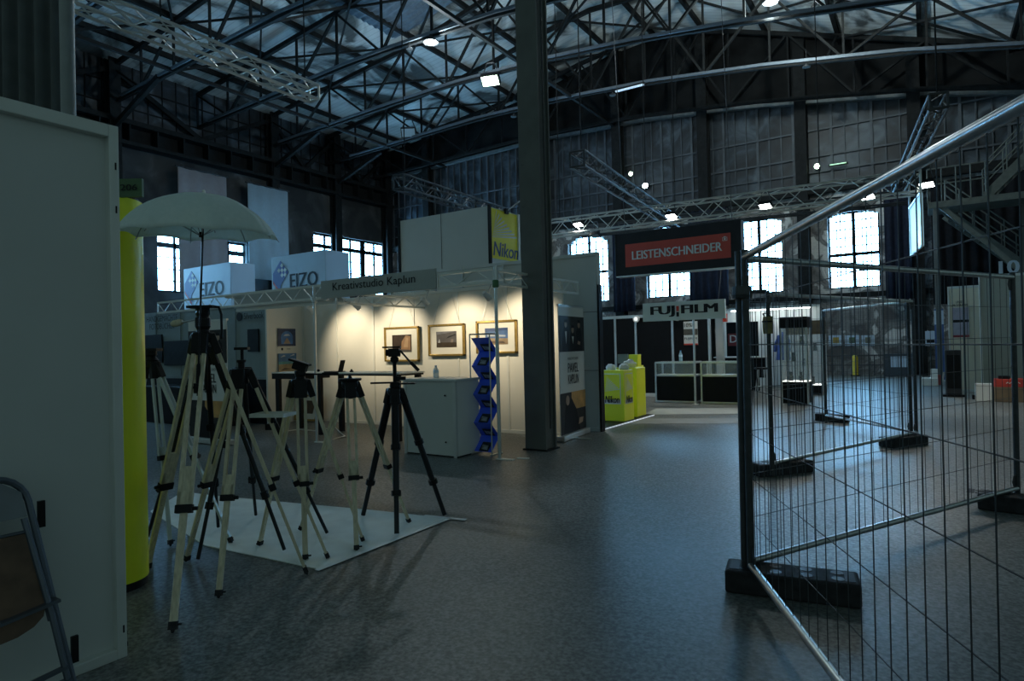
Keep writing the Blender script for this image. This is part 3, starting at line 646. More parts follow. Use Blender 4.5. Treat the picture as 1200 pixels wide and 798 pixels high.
wall_print(8.23, 8.66, 1.57, 1.93, 'small print of a jetty through an arch, above the beach print', [((.05, .08, .17), FULL), ((.10, .30, .70), arch), ((.75, .82, .9), [(.3, .58), (.7, .58), (.6, .7), (.4, .68)]), ((.6, .42, .28), [(.3, .14), (.7, .14), (.53, .46), (.47, .46)])])
wall_print(8.23, 8.67, 1.02, 1.42, 'small print of a sandy beach, below the jetty print', [((.10, .28, .55), FULL), ((.16, .5, .48), [(0, .42), (1, .42), (1, .58), (0, .58)]), ((.6, .44, .24), [(0, 0), (1, 0), (1, .46), (0, .44)]), ((.8, .84, .88), [(.1, .8), (.4, .86), (.3, .92)]), ((.8, .84, .88), [(.6, .84), (.9, .9), (.85, .97)]), ((.2, .13, .07), [(.1, .12), (.7, .2), (.3, .26)])])
# counter
c0 = FL(474, 531); c1 = FL(540, 536); cy = (c0.y + c1.y) / 2 - .03; cz = 1.04
t = thing('reception_counter', ((c0.x + c1.x) / 2, cy + .25, 0), 'pale grey-white booth counter behind the black tripod', 'counter')
MB().bx((c0.x, cy, .02), (c1.x, cy + .02, cz - .03)).build('front_panel', panelm, t); MB().bx((c1.x - .02, cy + .021, .02), (c1.x, cy + .5, cz - .03)).build('side_panel', whitem, t); MB().bx((c0.x, cy + .021, .02), (c0.x + .02, cy + .5, cz - .03)).build('side_panel', whitem, t)
MB().bx((c0.x - .03, cy - .03, cz - .03), (c1.x + .03, cy + .52, cz)).build('top', mat('counter_top', (.70, .72, .70), .3, 0, .03), t, bevel=.006)
for x in (c0.x + .03, c1.x - .03): MB().bx((x - .025, cy - .012, 0), (x + .025, cy, cz - .03)).build('edge_post', alu, t)
MB().bx((c0.x + .02, cy + .03, 0), (c1.x - .02, cy + .45, .03)).build('base', black, t)
b = MB(); b.lathe([(.012, 0), (.012, .012)], (c1.x - .18, cy - .012, .82), 10, (0, -1, 0)); b.lathe([(.012, 0), (.012, .012)], (c1.x - .18, cy - .012, .2), 10, (0, -1, 0)); b.build('lock', black, t)
def bottle(p, label, h=.24, r=.034):
    t = thing('water_bottle', p, label, 'bottle', 'clear plastic water bottles')
    MB().lathe([(r * .9, 0), (r, .01), (r, h * .3), (r * .92, h * .33), (r, h * .36), (r, h * .62), (r * .4, h * .86), (r * .36, h * .92)], p, 16).build('body', bottlem, t, smooth=True)
    MB().lathe([(r * .44, 0), (r * .44, h * .08)], V(p) + V((0, 0, h * .92)), 12).build('cap', mat('blue_cap', (.1, .3, .6), .4), t)
    MB().lathe([(r * 1.02, 0), (r * 1.02, h * .2)], V(p) + V((0, 0, h * .4)), 16).build('label_band', mat('bottle_band', (.6, .75, .85), .5), t)
q = PL(511, 438, 1, cy + .3); bottle((q.x, cy + .3, cz), 'water bottle standing on the pale booth counter', .17, .04)
# white table with a laptop
ty0, ty1 = 7.35, 7.95; tx0 = PL(318, 440, 1, ty0).x; tx1 = PL(468, 437, 1, ty0).x; tz = 1.08
t = thing('display_table', ((tx0 + tx1) / 2, (ty0 + ty1) / 2, 0), 'long high white-topped table with black legs behind the tripods', 'table')
MB().bx((tx0, ty0, tz - .02), (tx1, ty1, tz)).build('table_top', whitem, t); MB().bx((tx0, ty0 + .01, tz - .12), (tx0 + .9, ty1 - .01, tz - .021)).build('apron', black, t); MB().bx((tx0 + .92, ty0 + .03, tz - .05), (tx1, ty1 - .03, tz - .021)).build('apron', black, t)
for x, y in ((tx0 + .12, ty0 + .06), (tx0 + 1.25, ty0 + .06), (tx0 + .12, ty1 - .06), (tx0 + 1.25, ty1 - .06), (tx1 - .1, ty0 + .06), (tx1 - .1, ty1 - .06)): MB().bx((x - .05, y - .03, 0), (x + .05, y + .03, tz - .05)).build('leg', black, t)
q = PL(393, 436, 1, 7.6); t = thing('laptop', (q.x, 7.6, tz), 'thin dark laptop standing open on the white table', 'laptop')
MB().box((q.x - .02, 7.6, tz + .008), (.3, .22, .014)).build('keyboard_base', black, t); MB().box((q.x + .16, 7.6, tz + .10), (.012, .10, .22), Matrix.Rotation(.35, 3, 'Y')).build('screen_lid', black, t)
q = PL(373, 436, 1, 7.6); tag(MB().ball((q.x, 7.6, tz + .025), (.04, .03, .025), 10).build('computer_mouse', black, smooth=True), 'dark computer mouse left of the open laptop', 'mouse')
q = PL(412, 436, 1, 7.6); tag(MB().lathe([(.03, 0), (.035, .01), (.02, .03), (.012, .05)], (q.x, 7.6, tz), 12).build('desk_stand', black), 'small dark stand right of the open laptop', 'stand')
b = MB(); q = [FL(x, y, .012) for x, y in ((330, 506), (350, 503), (372, 505), (392, 500), (398, 506), (404, 511), (390, 515))]; b.path([V(p) for p in q], .010, 6)
tag(b.build('power_cord', whitem, smooth=True), 'white power cord lying on the floor under the white table', 'cord')
# blue zig-zag brochure stand
bp = FL(566, 533); bx0, bx1 = bp.x - .18, bp.x + .15; by0 = bp.y; Hs = 1.60
t = thing('brochure_stand', ((bx0 + bx1) / 2, by0 + .1, 0), 'blue zigzag brochure stand in a slim metal frame by the corner post', 'stand')
N = 8; seg = (Hs - .06) / N; ys = [by0 + .20 if i % 2 else by0 + .01 for i in range(N + 1)]
b = MB()
for i in range(N): za, zb = Hs - .02 - seg * i, Hs - .02 - seg * (i + 1); b.poly([(bx0 + .015, ys[i], za), (bx1 - .015, ys[i], za), (bx1 - .015, ys[i + 1], zb), (bx0 + .015, ys[i + 1], zb)], (0, .008, 0))
b.build('shelf', bluep, t)
b = MB()
for x in (bx0, bx1):
    for y in (by0 - .0, by0 + .21): b.tube((x, y, 0), (x, y, Hs + .03), .009, 6)
    b.tube((x, by0, Hs + .03), (x, by0 + .21, Hs + .03), .009, 6); b.bx((x - .012, by0 - .03, 0), (x + .012, by0 + .24, .015))
for y in (by0, by0 + .21): b.tube((bx0, y, Hs + .03), (bx1, y, Hs + .03), .009, 6)
b.build('frame', alu, t)
bro = mat('dark_brochure', (.035, .04, .05), .35, 0, .5, 14)
for i in range(N):
    up = ys[i] > ys[i + 1]
    za, zb = Hs - .02 - seg * i, Hs - .02 - seg * (i + 1); f0, f1 = (.40, .95) if up else (.45, .97)
    A = V((0, ys[i], za)); B = V((0, ys[i + 1], zb)); P0 = A.lerp(B, f0); P1 = A.lerp(B, f1); off = V((0, -.012, .002))
    xx0, xx1 = bx0 + .11, bx1 - .07
    t2 = thing('brochure', ((xx0 + xx1) / 2, P1.y, P1.z), 'dark brochure on the %s fold of the blue zigzag stand' % ['first (topmost)', 'second', 'third', 'fourth', 'fifth', 'sixth', 'seventh', 'eighth (lowest)'][i], 'brochure', 'brochures on the blue stand')
    MB().poly([V((xx0, P0.y, P0.z)) + off, V((xx1, P0.y, P0.z)) + off, V((xx1, P1.y, P1.z)) + off, V((xx0, P1.y, P1.z)) + off], (0, -.006, 0)).build('cover', bro, t2)
    if not up or i % 2: MB().poly([V((xx0 + .02, P0.lerp(P1, .3).y, P0.lerp(P1, .3).z)) + off * 1.7, V((xx1 - .03, P0.lerp(P1, .4).y, P0.lerp(P1, .4).z)) + off * 1.7, V((xx1 - .02, P0.lerp(P1, .85).y, P0.lerp(P1, .85).z)) + off * 1.7, V((xx0 + .03, P0.lerp(P1, .8).y, P0.lerp(P1, .8).z)) + off * 1.7], (0, -.002, 0)).build('cover_picture', mat('grey_brochure_photo', (.3, .32, .33), .4, 0, .6, 20), t2)
# roll-up banners
dkph = mat('print_dark_studio', (.035, .035, .037), .4, 0, .3); amb = mat('print_amber', (.62, .33, .10), .4, 0, .3, 5); cloth_d = mat('print_dark_suit', (.012, .013, .018), .5)
def rollup(p, q, h, label, txt=True):
    p, q = V((p[0], p[1], 0)), V((q[0], q[1], 0)); d = q - p; L = d.length; d.normalize(); n = V((d.y, -d.x, 0)); mid = (p + q) / 2
    t = thing('roll_up_banner', mid, label, 'banner', 'roll-up banners of the portrait booth'); z0 = .09
    K = lambda u, v, k=0: p + d * (L * u) + V((0, 0, z0 + (h - z0) * v)) + n * (.012 + .0012 * k)
    b = MB(); ms = [whitem, dkph, amb, cloth_d, skin]
    def pg(m, pts, k): b.cur = m; b.poly([K(u, v, k) for u, v in pts], n * .001)
    b.cur = 0; b.poly([K(0, 0, -12), K(1, 0, -12), K(1, 1, -12), K(0, 1, -12)], n * .012)
    pg(1, [(0, .64), (1, .64), (1, .92), (0, .92)], 1)
    for cx, s in ((.25, 1.0), (.52, .95), (.78, 1.0)):
        pg(3, [(cx - .13, .64), (cx + .13, .64), (cx + .11, .78 * s + .02), (cx + .04, .82 * s + .02), (cx - .04, .82 * s + .02), (cx - .11, .78 * s + .02)], 2)
        pg(4, [(cx + .05 * cos(a), .835 * s + .022 + .03 * sin(a)) for a in [i * pi / 5 for i in range(10)]], 3)
        if cx < .7: pg(0, [(cx - .035, .79 * s + .01), (cx + .035, .79 * s + .01), (cx + .005, .70)], 4)
        else: pg(4, [(cx - .08, .7), (cx + .02, .69), (cx + .05, .715), (cx - .05, .725)], 4)
        pg(3, [(cx - .055, .835 * s + .035), (cx + .055, .835 * s + .035), (cx + .04, .875 * s + .018), (cx - .04, .875 * s + .018)], 5)
    pg(1, [(0, 0), (1, 0), (1, .32), (0, .32)], 1); pg(2, [(.42, .18), (1, .18), (1, .32), (.42, .32)], 2)
    pg(3, [(.1, .0), (.75, 0), (.6, .18), (.42, .27), (.2, .26)], 3); pg(4, [(.26 + .07 * cos(a), .26 + .04 * sin(a)) for a in [i * pi / 5 for i in range(10)]], 4); pg(4, [(.68, .05), (.85, .06), (.88, .10), (.72, .10)], 4)
    b.build('print', ms, t)
    org = lambda u, v: K(u, v, 2)
    hz = h - z0
    for s, u, v, w, hh, bo in (('KREATIVSTUDIO', .3, .575, .42, .02, .005), ('PAVEL', .3, .475, .42, .075, .012), ('KAPLUN', .3, .385, .42, .075, .012)): lettering(t, s, org(u, v), d, (0, 0, 1), L * w, hz * hh, inkm, bo)
    R = Matrix((d, -n, V((0, 0, 1)))).transposed()
    MB().box(mid + V((0, 0, .05)), (L + .06, .16, .09), R).build('base', alu, t, bevel=.015); MB().box(mid + V((0, 0, h)), (L + .02, .035, .03), R).build('top_bar', alu, t)
    MB().tube(mid - n * .03 + V((0, 0, .05)), mid - n * .03 + V((0, 0, h)), .012, 8).build('pole', alu, t)
    MB().box(p + d * L * .35 + n * .2 + V((0, 0, .01)), (.05, .3, .014), R).build('foot', alu, t)
rollup((-4.64, 8.36), (-4.76, 9.42), 2.06, 'roll-up banner with three people in black, right beside the steel column')
rollup((-10.27, 5.9), (-9.2, 5.9), 1.98, 'dark roll-up banner half hidden behind the umbrella tripod')
# photobook booth, further left
tealg = mat('dim_teal_board', (.24, .29, .28), .6, 0, .05)
t = wall_run('partition_wall', (-17.5, 8.05), (LX - .06, 8.05), 2.46, 6, tealg, 'dim grey-teal wall of the photobook booth left of the end wall', z0=.9, pm=mat('teal_frame', (.22, .26, .26), .5))
MB().bx((-17.5, 8.03, 0), (LX - .06, 8.07, .9)).build('skirting_board', blackw, t)
q = PL(286, 372, 1, 8.0); q2 = PL(309, 372, 1, 8.0); lettering(t, 'Silverbook', (q.x, 8.0, q.z - .04), (1, 0, 0), (0, 0, 1), q2.x - q.x, .13, inkm, .002); MB().lathe([(.09, 0), (.09, .01)], (q.x - .16, 8.0, q.z + .02), 18, (0, -1, 0)).build('round_logo', inkm, t)
q = PL(172, 381, 1, 8.0); lettering(t, 'HANDGEMACHTE\nFOTOBÜCHER', (q.x, 8.0, q.z - .12), (1, 0, 0), (0, 0, 1), 1.35, .32, inkm, .01)
for (xa, xb, ya, yb) in ((168, 190, 393, 425), (192, 235, 400, 428), (290, 303, 386, 412)):
    a, c = PL(xa, ya, 1, 7.99), PL(xb, yb, 1, 7.99); MB().bx((a.x, 7.985, c.z), (c.x, 8.01, a.z)).build('photo_panel', printmat('dark_album', (.03, .035, .04)), t)
tag(MB().bx((-14.5, 7.2, 0), (-11.6, 7.9, .78)).build('draped_table', blackw, bevel=.02), 'black draped table in front of the photobook booth wall', 'table')
# ================================================================== YELLOW CAMERA BOOTH
NY = 9.7
t = wall_run('partition_wall', (-9.3, NY), (-4.6, NY), 3.0, 5, panelm, 'tall pale grey wall between the portrait booth and the yellow pedestals', thick=.12, pm=panelm)
b = MB()
for z in (1.02, 2.0): b.bx((-9.2, NY - .062, z - .004), (-4.6, NY - .058, z + .004))
b.build('seam', galvd, t)
MB().bx((-4.6, NY - .06, 0), (-4.565, NY + .07, 2.45)).build('edge_trim', black, t)
t = thing('advertising_tower', (-7.9, 10.2, 3.0), 'big grey box tower with one yellow face above the portrait booth', 'advertising tower')
MB().bx((-9.0, NY - .03, 3.0), (-6.80, 10.72, 4.08)).build('panel', panelm, t); MB().bx((-7.93, NY - .034, 3.0), (-7.92, NY - .03, 4.08)).build('seam', galvd, t)
MB().bx((-6.80, NY - .04, 3.0), (-6.77, NY + .04, 4.1)).build('edge_post', steel, t); MB().bx((-6.80, 10.66, 3.0), (-6.76, 10.72, 4.08)).build('edge_post', whitem, t)
MB().bx((-9.06, NY - .05, 3.0), (-9.0, NY + .03, 4.14)).build('edge_post', steel, t)
yf = MB().bx((-6.8, NY + .05, 3.12), (-6.785, 10.65, 4.06)).build('yellow_face', yellow, t)
def rays(parent, org, u, v, w, h, m=None, thick=.002):
    """fan of pale slanting stripes, as on the yellow print"""
    u, v, org = V(u).normalized(), V(v).normalized(), V(org); n = u.cross(v); b = MB()
    for i in range(9):
        xa, ya = .03 + .012 * i, .42 + .034 * i              # narrow ends lower left, wide ends upper right
        xb, yb = .97 - .095 * i, .50 + .056 * i
        b.poly([org + u * w * xa + v * h * ya, org + u * w * xb + v * h * yb, org + u * w * (xb - .015) + v * h * (yb + .034), org + u * w * xa + v * h * (ya + .010)], n * thick)
    b.build('pale_rays', m or whitem, parent)
rays(yf, (-6.783, NY + .05, 3.12), (0, 1, 0), (0, 0, 1), .9, .94)
lettering(yf, 'Nikon', (-6.783, NY + .10, 3.17), (0, 1, 0), (0, 0, 1), .86, .27, mat('blue_ink', (.03, .07, .2), .5), .02, .18)
t = thing('arm_spotlight', (-6.5, 10.3, 4.06), 'spotlight on a thin arm over the yellow tower face', 'spotlight')
pa = V((-6.78, 10.25, 4.06)); pb = V((-6.3, 10.55, 4.38)); MB().path([pa, pa.lerp(pb, .5) + V((0, 0, .05)), pb], .012, 6).build('arm', galv, t); MB().box(pb, (.16, .1, .06)).build('lamp_head', alu, t); MB().bx((-6.8, 10.2, 4.02), (-6.74, 10.3, 4.12)).build('clamp', black, t)
e0, e1 = FL(704, 507), FL(757, 487)
t = thing('booth_floor', (-5.6, 11, 0), 'low black booth floor with a shining edge under the yellow pedestals', 'floor panel')
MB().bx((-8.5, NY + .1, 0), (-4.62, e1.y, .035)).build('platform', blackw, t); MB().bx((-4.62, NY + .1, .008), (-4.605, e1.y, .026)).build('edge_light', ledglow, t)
def pedestal(cx, cy, w, h, label, print_=True):
    t = thing('yellow_pedestal', (cx, cy, .035), label, 'pedestal', 'yellow pedestals'); x0, x1, y0, y1 = cx - w / 2, cx + w / 2, cy - w / 2, cy + w / 2
    MB().bx((x0, y0, .036), (x1, y1, h)).build('body', ylw_dark, t, bevel=.006)
    if print_:
        pa = MB(); pa.bx((x0 + .06, y0 - .004, h - .62), (x1 - .06, y0, h - .06)); pn = pa.build('front_print', whitem, t); MB().bx((x0 + .075, y0 - .006, h - .54), (x1 - .075, y0 - .003, h - .075)).build('yellow_field', ylw_dark, pn)
        rays(pn, (x0 + .075, y0 - .007, h - .6), (1, 0, 0), (0, 0, 1), w - .15, .5); lettering(t, 'Nikon', (x0 + .09, y0 - .009, h - .60), (1, 0, 0), (0, 0, 1), w - .18, .13, inkm, .03, .18)
        pa = MB(); pa.bx((x1, y0 + .06, h - .62), (x1 + .004, y1 - .06, h - .06)); pn = pa.build('side_print', whitem, t); MB().bx((x1 + .003, y0 + .075, h - .54), (x1 + .006, y1 - .075, h - .075)).build('yellow_field', ylw_dark, pn)
        rays(pn, (x1 + .007, y0 + .075, h - .6), (0, 1, 0), (0, 0, 1), w - .15, .5); lettering(t, 'Nikon', (x1 + .009, y0 + .09, h - .60), (0, 1, 0), (0, 0, 1), w - .18, .13, inkm, .03, .18)
    else:
        MB().lathe([(.012, 0), (.012, .01)], (x0 + .2, y0 - .0, h - .1), 10, (0, -1, 0)).build('lock', black, t)
    return t
g0 = FL(732, 494, .036); W1 = .46; h1 = PL(732, 434, 1, g0.y).z; p1 = (g0.x - W1 / 2, g0.y + W1 / 2); pedestal(*p1, W1, h1, 'front yellow printed pedestal beside the tall pale wall')
g1 = FL(747, 488.5, .036); p2 = (g1.x - W1 / 2, g1.y + W1 / 2); h2 = PL(747, 431, 1, g1.y).z; pedestal(*p2, W1, h2, 'plain yellow pedestal just behind the printed one', False)
def bag(c, label, s=1.0, seed=1):
    random.seed(seed); b = MB(); b.ball((0, 0, 0), (.12 * s, .10 * s, .09 * s), 14); zmin = min(v.z for v in b.v)
    b.v = [V(c) + V((v.x * random.uniform(.8, 1.2), v.y * random.uniform(.8, 1.2), max(0.001, (v.z - zmin * .55) * random.uniform(.85, 1.15)))) for v in b.v]
    return tag(b.build('paper_bundle', whitem, smooth=True), label, 'bundle', 'white crumpled bundles on the yellow pedestals')
bag((p1[0] - .10, p1[1] - .05, h1), 'white crumpled bundle at the left on the printed yellow pedestal', .8, 3); bag((p1[0] + .12, p1[1] + .06, h1), 'white crumpled bundle at the right on the printed yellow pedestal', .85, 4); bag((p2[0], p2[1], h2), 'white crumpled bundle on the plain yellow pedestal', 1.1, 5)
q = FL(738, 478); q = V((-6.0, 12.6, 0)); t = pedestal(PL(738, 440, 1, 12.8).x, 12.9, .4, .98, 'third yellow pedestal deeper in the booth carrying a grey screen', False)
qx = PL(732, 424, 1, 12.9); t = thing('flat_screen', (qx.x, 12.85, .98), 'small grey flat screen on the third yellow pedestal', 'screen')
MB().bx((qx.x - .12, 12.80, 1.03), (qx.x + .12, 12.83, 1.23)).build('display', mat('grey_display', (.22, .25, .25), .3), t); MB().bx((qx.x - .03, 12.8, .98), (qx.x + .03, 12.86, 1.05)).build('foot', black, t); MB().bx((qx.x - .09, 12.79, .98), (qx.x + .09, 12.93, .99)).build('base', black, t)
tag(MB().bx((qx.x + .16, 12.75, .98), (qx.x + .36, 12.95, 1.22)).build('display_box', ylw_dark, bevel=.006), 'yellow box standing beside the small grey screen', 'box')
# ================================================================== BLACK BOOTH WITH THE WHITE SIGN
FY = 16.6
fx = [PL(x, 420, 1, FY).x for x in (706, 722, 746, 789, 832)]
t = thing('partition_wall', ((fx[0] + fx[-1]) / 2, FY, 0), 'black booth wall with silver posts behind the two glass counters', 'partition wall')
for a, c in zip(fx, fx[1:]): MB().bx((a + .03, FY, .06), (c - .03, FY + .04, 2.16)).build('board', blackw, t)
for x in fx[1:]: MB().bx((x - .03, FY - .03, 0), (x + .03, FY + .05, 2.2)).build('post', alu, t)
MB().bx((fx[0], FY - .02, 2.16), (fx[-1], FY + .05, 2.24)).build('top_rail', alu, t); MB().bx((fx[0], FY - .015, 0), (fx[-1], FY + .05, .09)).build('skirting', whitem, t)
for x, y, lab in ((745, 374, 'round white booth lamp at the left on the black wall'), (793, 372, 'round white booth lamp below the white sign')):
    q = PL(x, y, 1, FY - .12); t = thing('wall_spotlight', q, lab, 'lamp', 'lamps on the black booth wall')
    MB().lathe([(.05, 0), (.09, .04), (.09, .1)], q + V((0, .1, 0)), 14, (0, -1, 0)).build('shade', whitem, t); MB().ball(q, (.06, .02, .06), 8).build('bulb', mat('soft_bulb_glow', (1, 1, 1), .4, 0, 0, emit=(.9, .95, .9), es=.8), t)
a, c = PL(801, 377, 1, FY - .01), PL(818, 404, 1, FY - .01); t = thing('wall_poster', ((a.x + c.x) / 2, FY, c.z), 'small white and grey poster on the black booth wall', 'poster')
MB().bx((a.x, FY - .02, c.z), (c.x, FY - .002, a.z)).build('sheet', whitem, t); w = c.x - a.x; hh = a.z - c.z
MB().bx((a.x, FY - .023, c.z + hh * .42), (c.x, FY - .02, c.z + hh * .68)).build('photo', printmat('brownish', (.16, .14, .11)), t); MB().bx((a.x, FY - .023, c.z), (c.x, FY - .02, c.z + hh * .06)).build('red_stripe', red, t)
lettering(t, '10%', (a.x + w * .06, FY - .024, c.z + hh * .76), (1, 0, 0), (0, 0, 1), w * .55, hh * .17, inkm, .01); lettering(t, 'FUJIFILM', (a.x + w * .06, FY - .024, c.z + hh * .2), (1, 0, 0), (0, 0, 1), w * .88, hh * .12, inkm, .01)
SY = 14.6; a, c = PL(753, 356, 1, SY), PL(850, 373, 1, SY); z1 = PL(800, 353, 1, SY).z; z0 = PL(800, 375, 1, SY).z
t = thing('hanging_sign', ((a.x + c.x) / 2, SY, z0), 'wide white sign with big black letters over the glass counters', 'sign')
MB().bx((a.x, SY, z0), (c.x, SY + .06, z1)).build('board', mat('sign_grey_white', (.60, .66, .62), .5, 0, .02), t); w = c.x - a.x; hh = z1 - z0
L1 = lettering(t, 'FUJ FILM', (a.x + w * .11, SY - .006, z0 + hh * .20), (1, 0, 0), (0, 0, 1), w * .80, hh * .60, inkm, .045)
xi = a.x + w * .11 + w * .80 * .395; b = MB(); b.bx((xi, SY - .008, z0 + hh * .20), (xi + w * .032, SY - .002, z0 + hh * .44)); b.build('lettering', inkm, t); MB().bx((xi, SY - .008, z0 + hh * .48), (xi + w * .032, SY - .002, z0 + hh * .76)).build('red_mark', red, t)
q0 = PL(818, 474, 1, 14.9); t = thing('sign_post', (q0.x, 14.75, 0), 'slim silver post between the two glass counters carrying the white sign', 'post')
MB().tube((q0.x, 14.72, 0), (q0.x, 14.72, z1), .025, 10).build('pole', alu, t, smooth=True); MB().lathe([(.09, 0), (.09, .01), (.03, .03)], (q0.x, 14.72, 0), 14).build('foot', alu, t)
for x in (a.x + .15, c.x - .15): MB().tube((x, SY + .03, z1), (x, YT, 4.45), .006, 5).build('suspension_wire', galvd, t)
def glass_counter(x0, x1, y, d, h, label):
    t = thing('glass_counter', ((x0 + x1) / 2, y + d / 2, 0), label, 'display counter', 'glass-topped display counters'); b = MB(); zs = h * .68
    for x in (x0, x1):
        for yy in (y, y + d): b.bx((x - .018, yy - .018, 0), (x + .018, yy + .018, h))
    for z in (.03, zs, h):
        for yy in (y, y + d): b.bx((x0, yy - .017, z - .02), (x1, yy + .017, z + .02))
        for x in (x0, x1): b.bx((x - .017, y, z - .02), (x + .017, y + d, z + .02))
    b.build('frame', alu, t); MB().bx((x0 + .02, y + .005, .05), (x1 - .02, y + .012, zs - .02)).build('front_panel', blackw, t); MB().bx((x0 + .02, y + d - .012, .05), (x1 - .02, y + d - .005, zs - .02)).build('back_panel', blackw, t)
    for x in (x0, x1): MB().bx((x - .005, y + .02, .05), (x + .005, y + d - .02, zs - .02)).build('side_panel', blackw, t)
    MB().bx((x0 + .02, y + .02, zs - .01), (x1 - .02, y + d - .02, zs + .012)).build('shelf', whitem, t); MB().bx((x0 + .02, y + .004, zs + .02), (x1 - .02, y + .008, h - .02)).build('front_glass', glass, t); MB().bx((x0, y, h + .02), (x1, y + d, h + .028)).build('glass_top', glass, t)
    return t
CY = 15.0; hh = .97
xa, xb = PL(769, 460, 1, CY).x, PL(815, 460, 1, CY).x; glass_counter(xa, xb, CY, .5, hh, 'black glass-topped counter left of the slim silver post')
xc = PL(822.5, 460, 1, CY).x; glass_counter(xc, xc + (xb - xa) * 1.02, CY, .5, hh, 'black glass-topped counter right of the slim silver post')
q = PL(798, 430, 1, CY + .2); bottle((q.x, CY + .2, hh + .028), 'water bottle standing on the left glass counter', .26, .042)
# red sign hanging over the aisle
LY = 13.5; a, c = PL(721, 271, 1, LY), PL(868, 262, 1, LY); z1 = (a.z + c.z) / 2; z0 = (PL(721, 321, 1, LY).z + PL(868, 315, 1, LY).z) / 2; w = c.x - a.x; h_ = z1 - z0
t = thing('hanging_sign', ((a.x + c.x) / 2, LY + .1, z0), 'big dark hanging sign with white letters on a red band', 'sign')
MB().bx((a.x, LY, z0), (c.x, LY + .22, z1)).build('box', mat('charcoal_board', (.035, .033, .035), .6, 0, .1), t)
MB().bx((a.x + w * .085, LY - .008, z0 + h_ * .20), (c.x - w * .075, LY, z0 + h_ * .74)).build('red_band', mat('signal_red', (.60, .07, .045), .5, 0, .04), t)
lettering(t, 'LEISTENSCHNEIDER', (a.x + w * .145, LY - .012, z0 + h_ * .36), (1, 0, 0), (0, 0, 1), w * .715, h_ * .20, whitem, .026)
b = MB(); ix, iz = a.x + w * .865, z0 + h_ * .575; s = h_ * .08
b.bx((ix, LY - .012, iz), (ix + s * 1.3, LY - .008, iz + s * .12)); b.bx((ix, LY - .012, iz + s * .88), (ix + s * 1.3, LY - .008, iz + s)); b.bx((ix, LY - .012, iz), (ix + s * .12, LY - .008, iz + s)); b.bx((ix + s * 1.18, LY - .012, iz), (ix + s * 1.3, LY - .008, iz + s)); b.bx((ix + s * .35, LY - .012, iz + s), (ix + s * .9, LY - .008, iz + s * 1.2)); b.lathe([(s * .28, 0), (s * .28, .004)], (ix + s * .65, LY - .008, iz + s * .5), 12, (0, -1, 0)); b.build('camera_emblem', whitem, t)
MB().bx((a.x, LY - .01, z0 - .025), (c.x, LY + .23, z0)).build('bottom_rail', alu, t); MB().bx((a.x - .02, LY - .01, z0 - .02), (a.x, LY + .23, z1)).build('edge', galvd, t)
for x in (a.x + .2, c.x - .2): MB().tube((x, LY + .1, z1), (x, 13.0, botz(x)), .008, 5).build('suspension_wire', galvd, t)
for ya, yb, xl, lab in ((486, 479, 753, 'pale strip of floor covering in front of the two glass counters'), (497, 491, 716, 'second pale strip of floor covering nearer the viewer')):
    b = MB(); b.poly([FL(xl, ya, .001), FL(868, ya - 1, .001), FL(868, yb - 1, .001), FL(xl + 16, yb, .001)], (0, 0, .003)); tag(b.build('floor_strip', mat('pale_floor_strip_%d' % ya, (.36, .37, .35) if ya < 490 else (.27, .275, .26), .7, 0, .1, 2)), lab, 'floor strip')
# ================================================================== BEYOND THE FENCE
t = thing('display_wall', (-5.2, 19.4, 0), 'black display wall with a red panel behind the near fence post', 'display wall')
a, c = PL(851, 378, 1, 19.4), PL(889, 425, 1, 19.4); MB().bx((a.x, 19.4, 0), (c.x, 19.48, a.z)).build('board', blackw, t)
r0, r1 = PL(853, 391, 1, 19.39), PL(876, 405, 1, 19.39); MB().bx((r0.x, 19.38, r1.z), (r1.x, 19.4, r0.z)).build('red_panel', mat('dark_red_print', (.22, .03, .03), .5), t); lettering(t, 'DE', (r0.x + .06, 19.375, r1.z + .1), (1, 0, 0), (0, 0, 1), .38, .22, whitem, .02)
qa = PL(845, 440, 1, 17.4); t = thing('booth_column', (qa.x, 17.4, 0), 'white square booth column right of the black booth wall', 'column'); MB().bx((qa.x - .09, 17.3, .02), (qa.x + .09, 17.5, 2.3)).build('body', whitem, t, bevel=.01); MB().bx((qa.x - .13, 17.26, 0), (qa.x + .13, 17.54, .02)).build('base_plate', alu, t); MB().bx((qa.x + .10, 17.35, 1.98), (qa.x + .2, 17.45, 2.2)).build('red_lit_sign', mat('small_red_glow', (.6, .05, .03), .4, 0, 0, emit=(1, .12, .05), es=.08), t)
wl = mat('bright_booth_white', (.82, .83, .80), .5, 0, .02)
t = wall_run('partition_wall', (PL(845, 400, 1, 21).x, 21.0), (PL(962, 400, 1, 21).x, 21.0), 2.5, 4, wl, 'bright white booth wall behind the tall glass showcases', pm=alu)
xx = PL(905, 400, 1, 20.9).x; t = thing('strip_light', (xx, 20.7, 2.4), 'long booth light at the top of the bright white wall', 'lamp', 'strip lights'); MB().bx((xx - 1.2, 20.6, 2.42), (xx + 1.2, 20.75, 2.5)).build('housing', alu, t); MB().bx((xx - 1.15, 20.62, 2.39), (xx + 1.15, 20.73, 2.42)).build('tube', mat('booth_tube_glow', (1, 1, 1), .4, 0, 0, emit=(.9, 1, 1), es=9), t)
b = MB(); b.bx((xx - 1.2, 20.75, 2.45), (xx + 1.2, 20.97, 2.48)); b.build('bracket', alu, t)
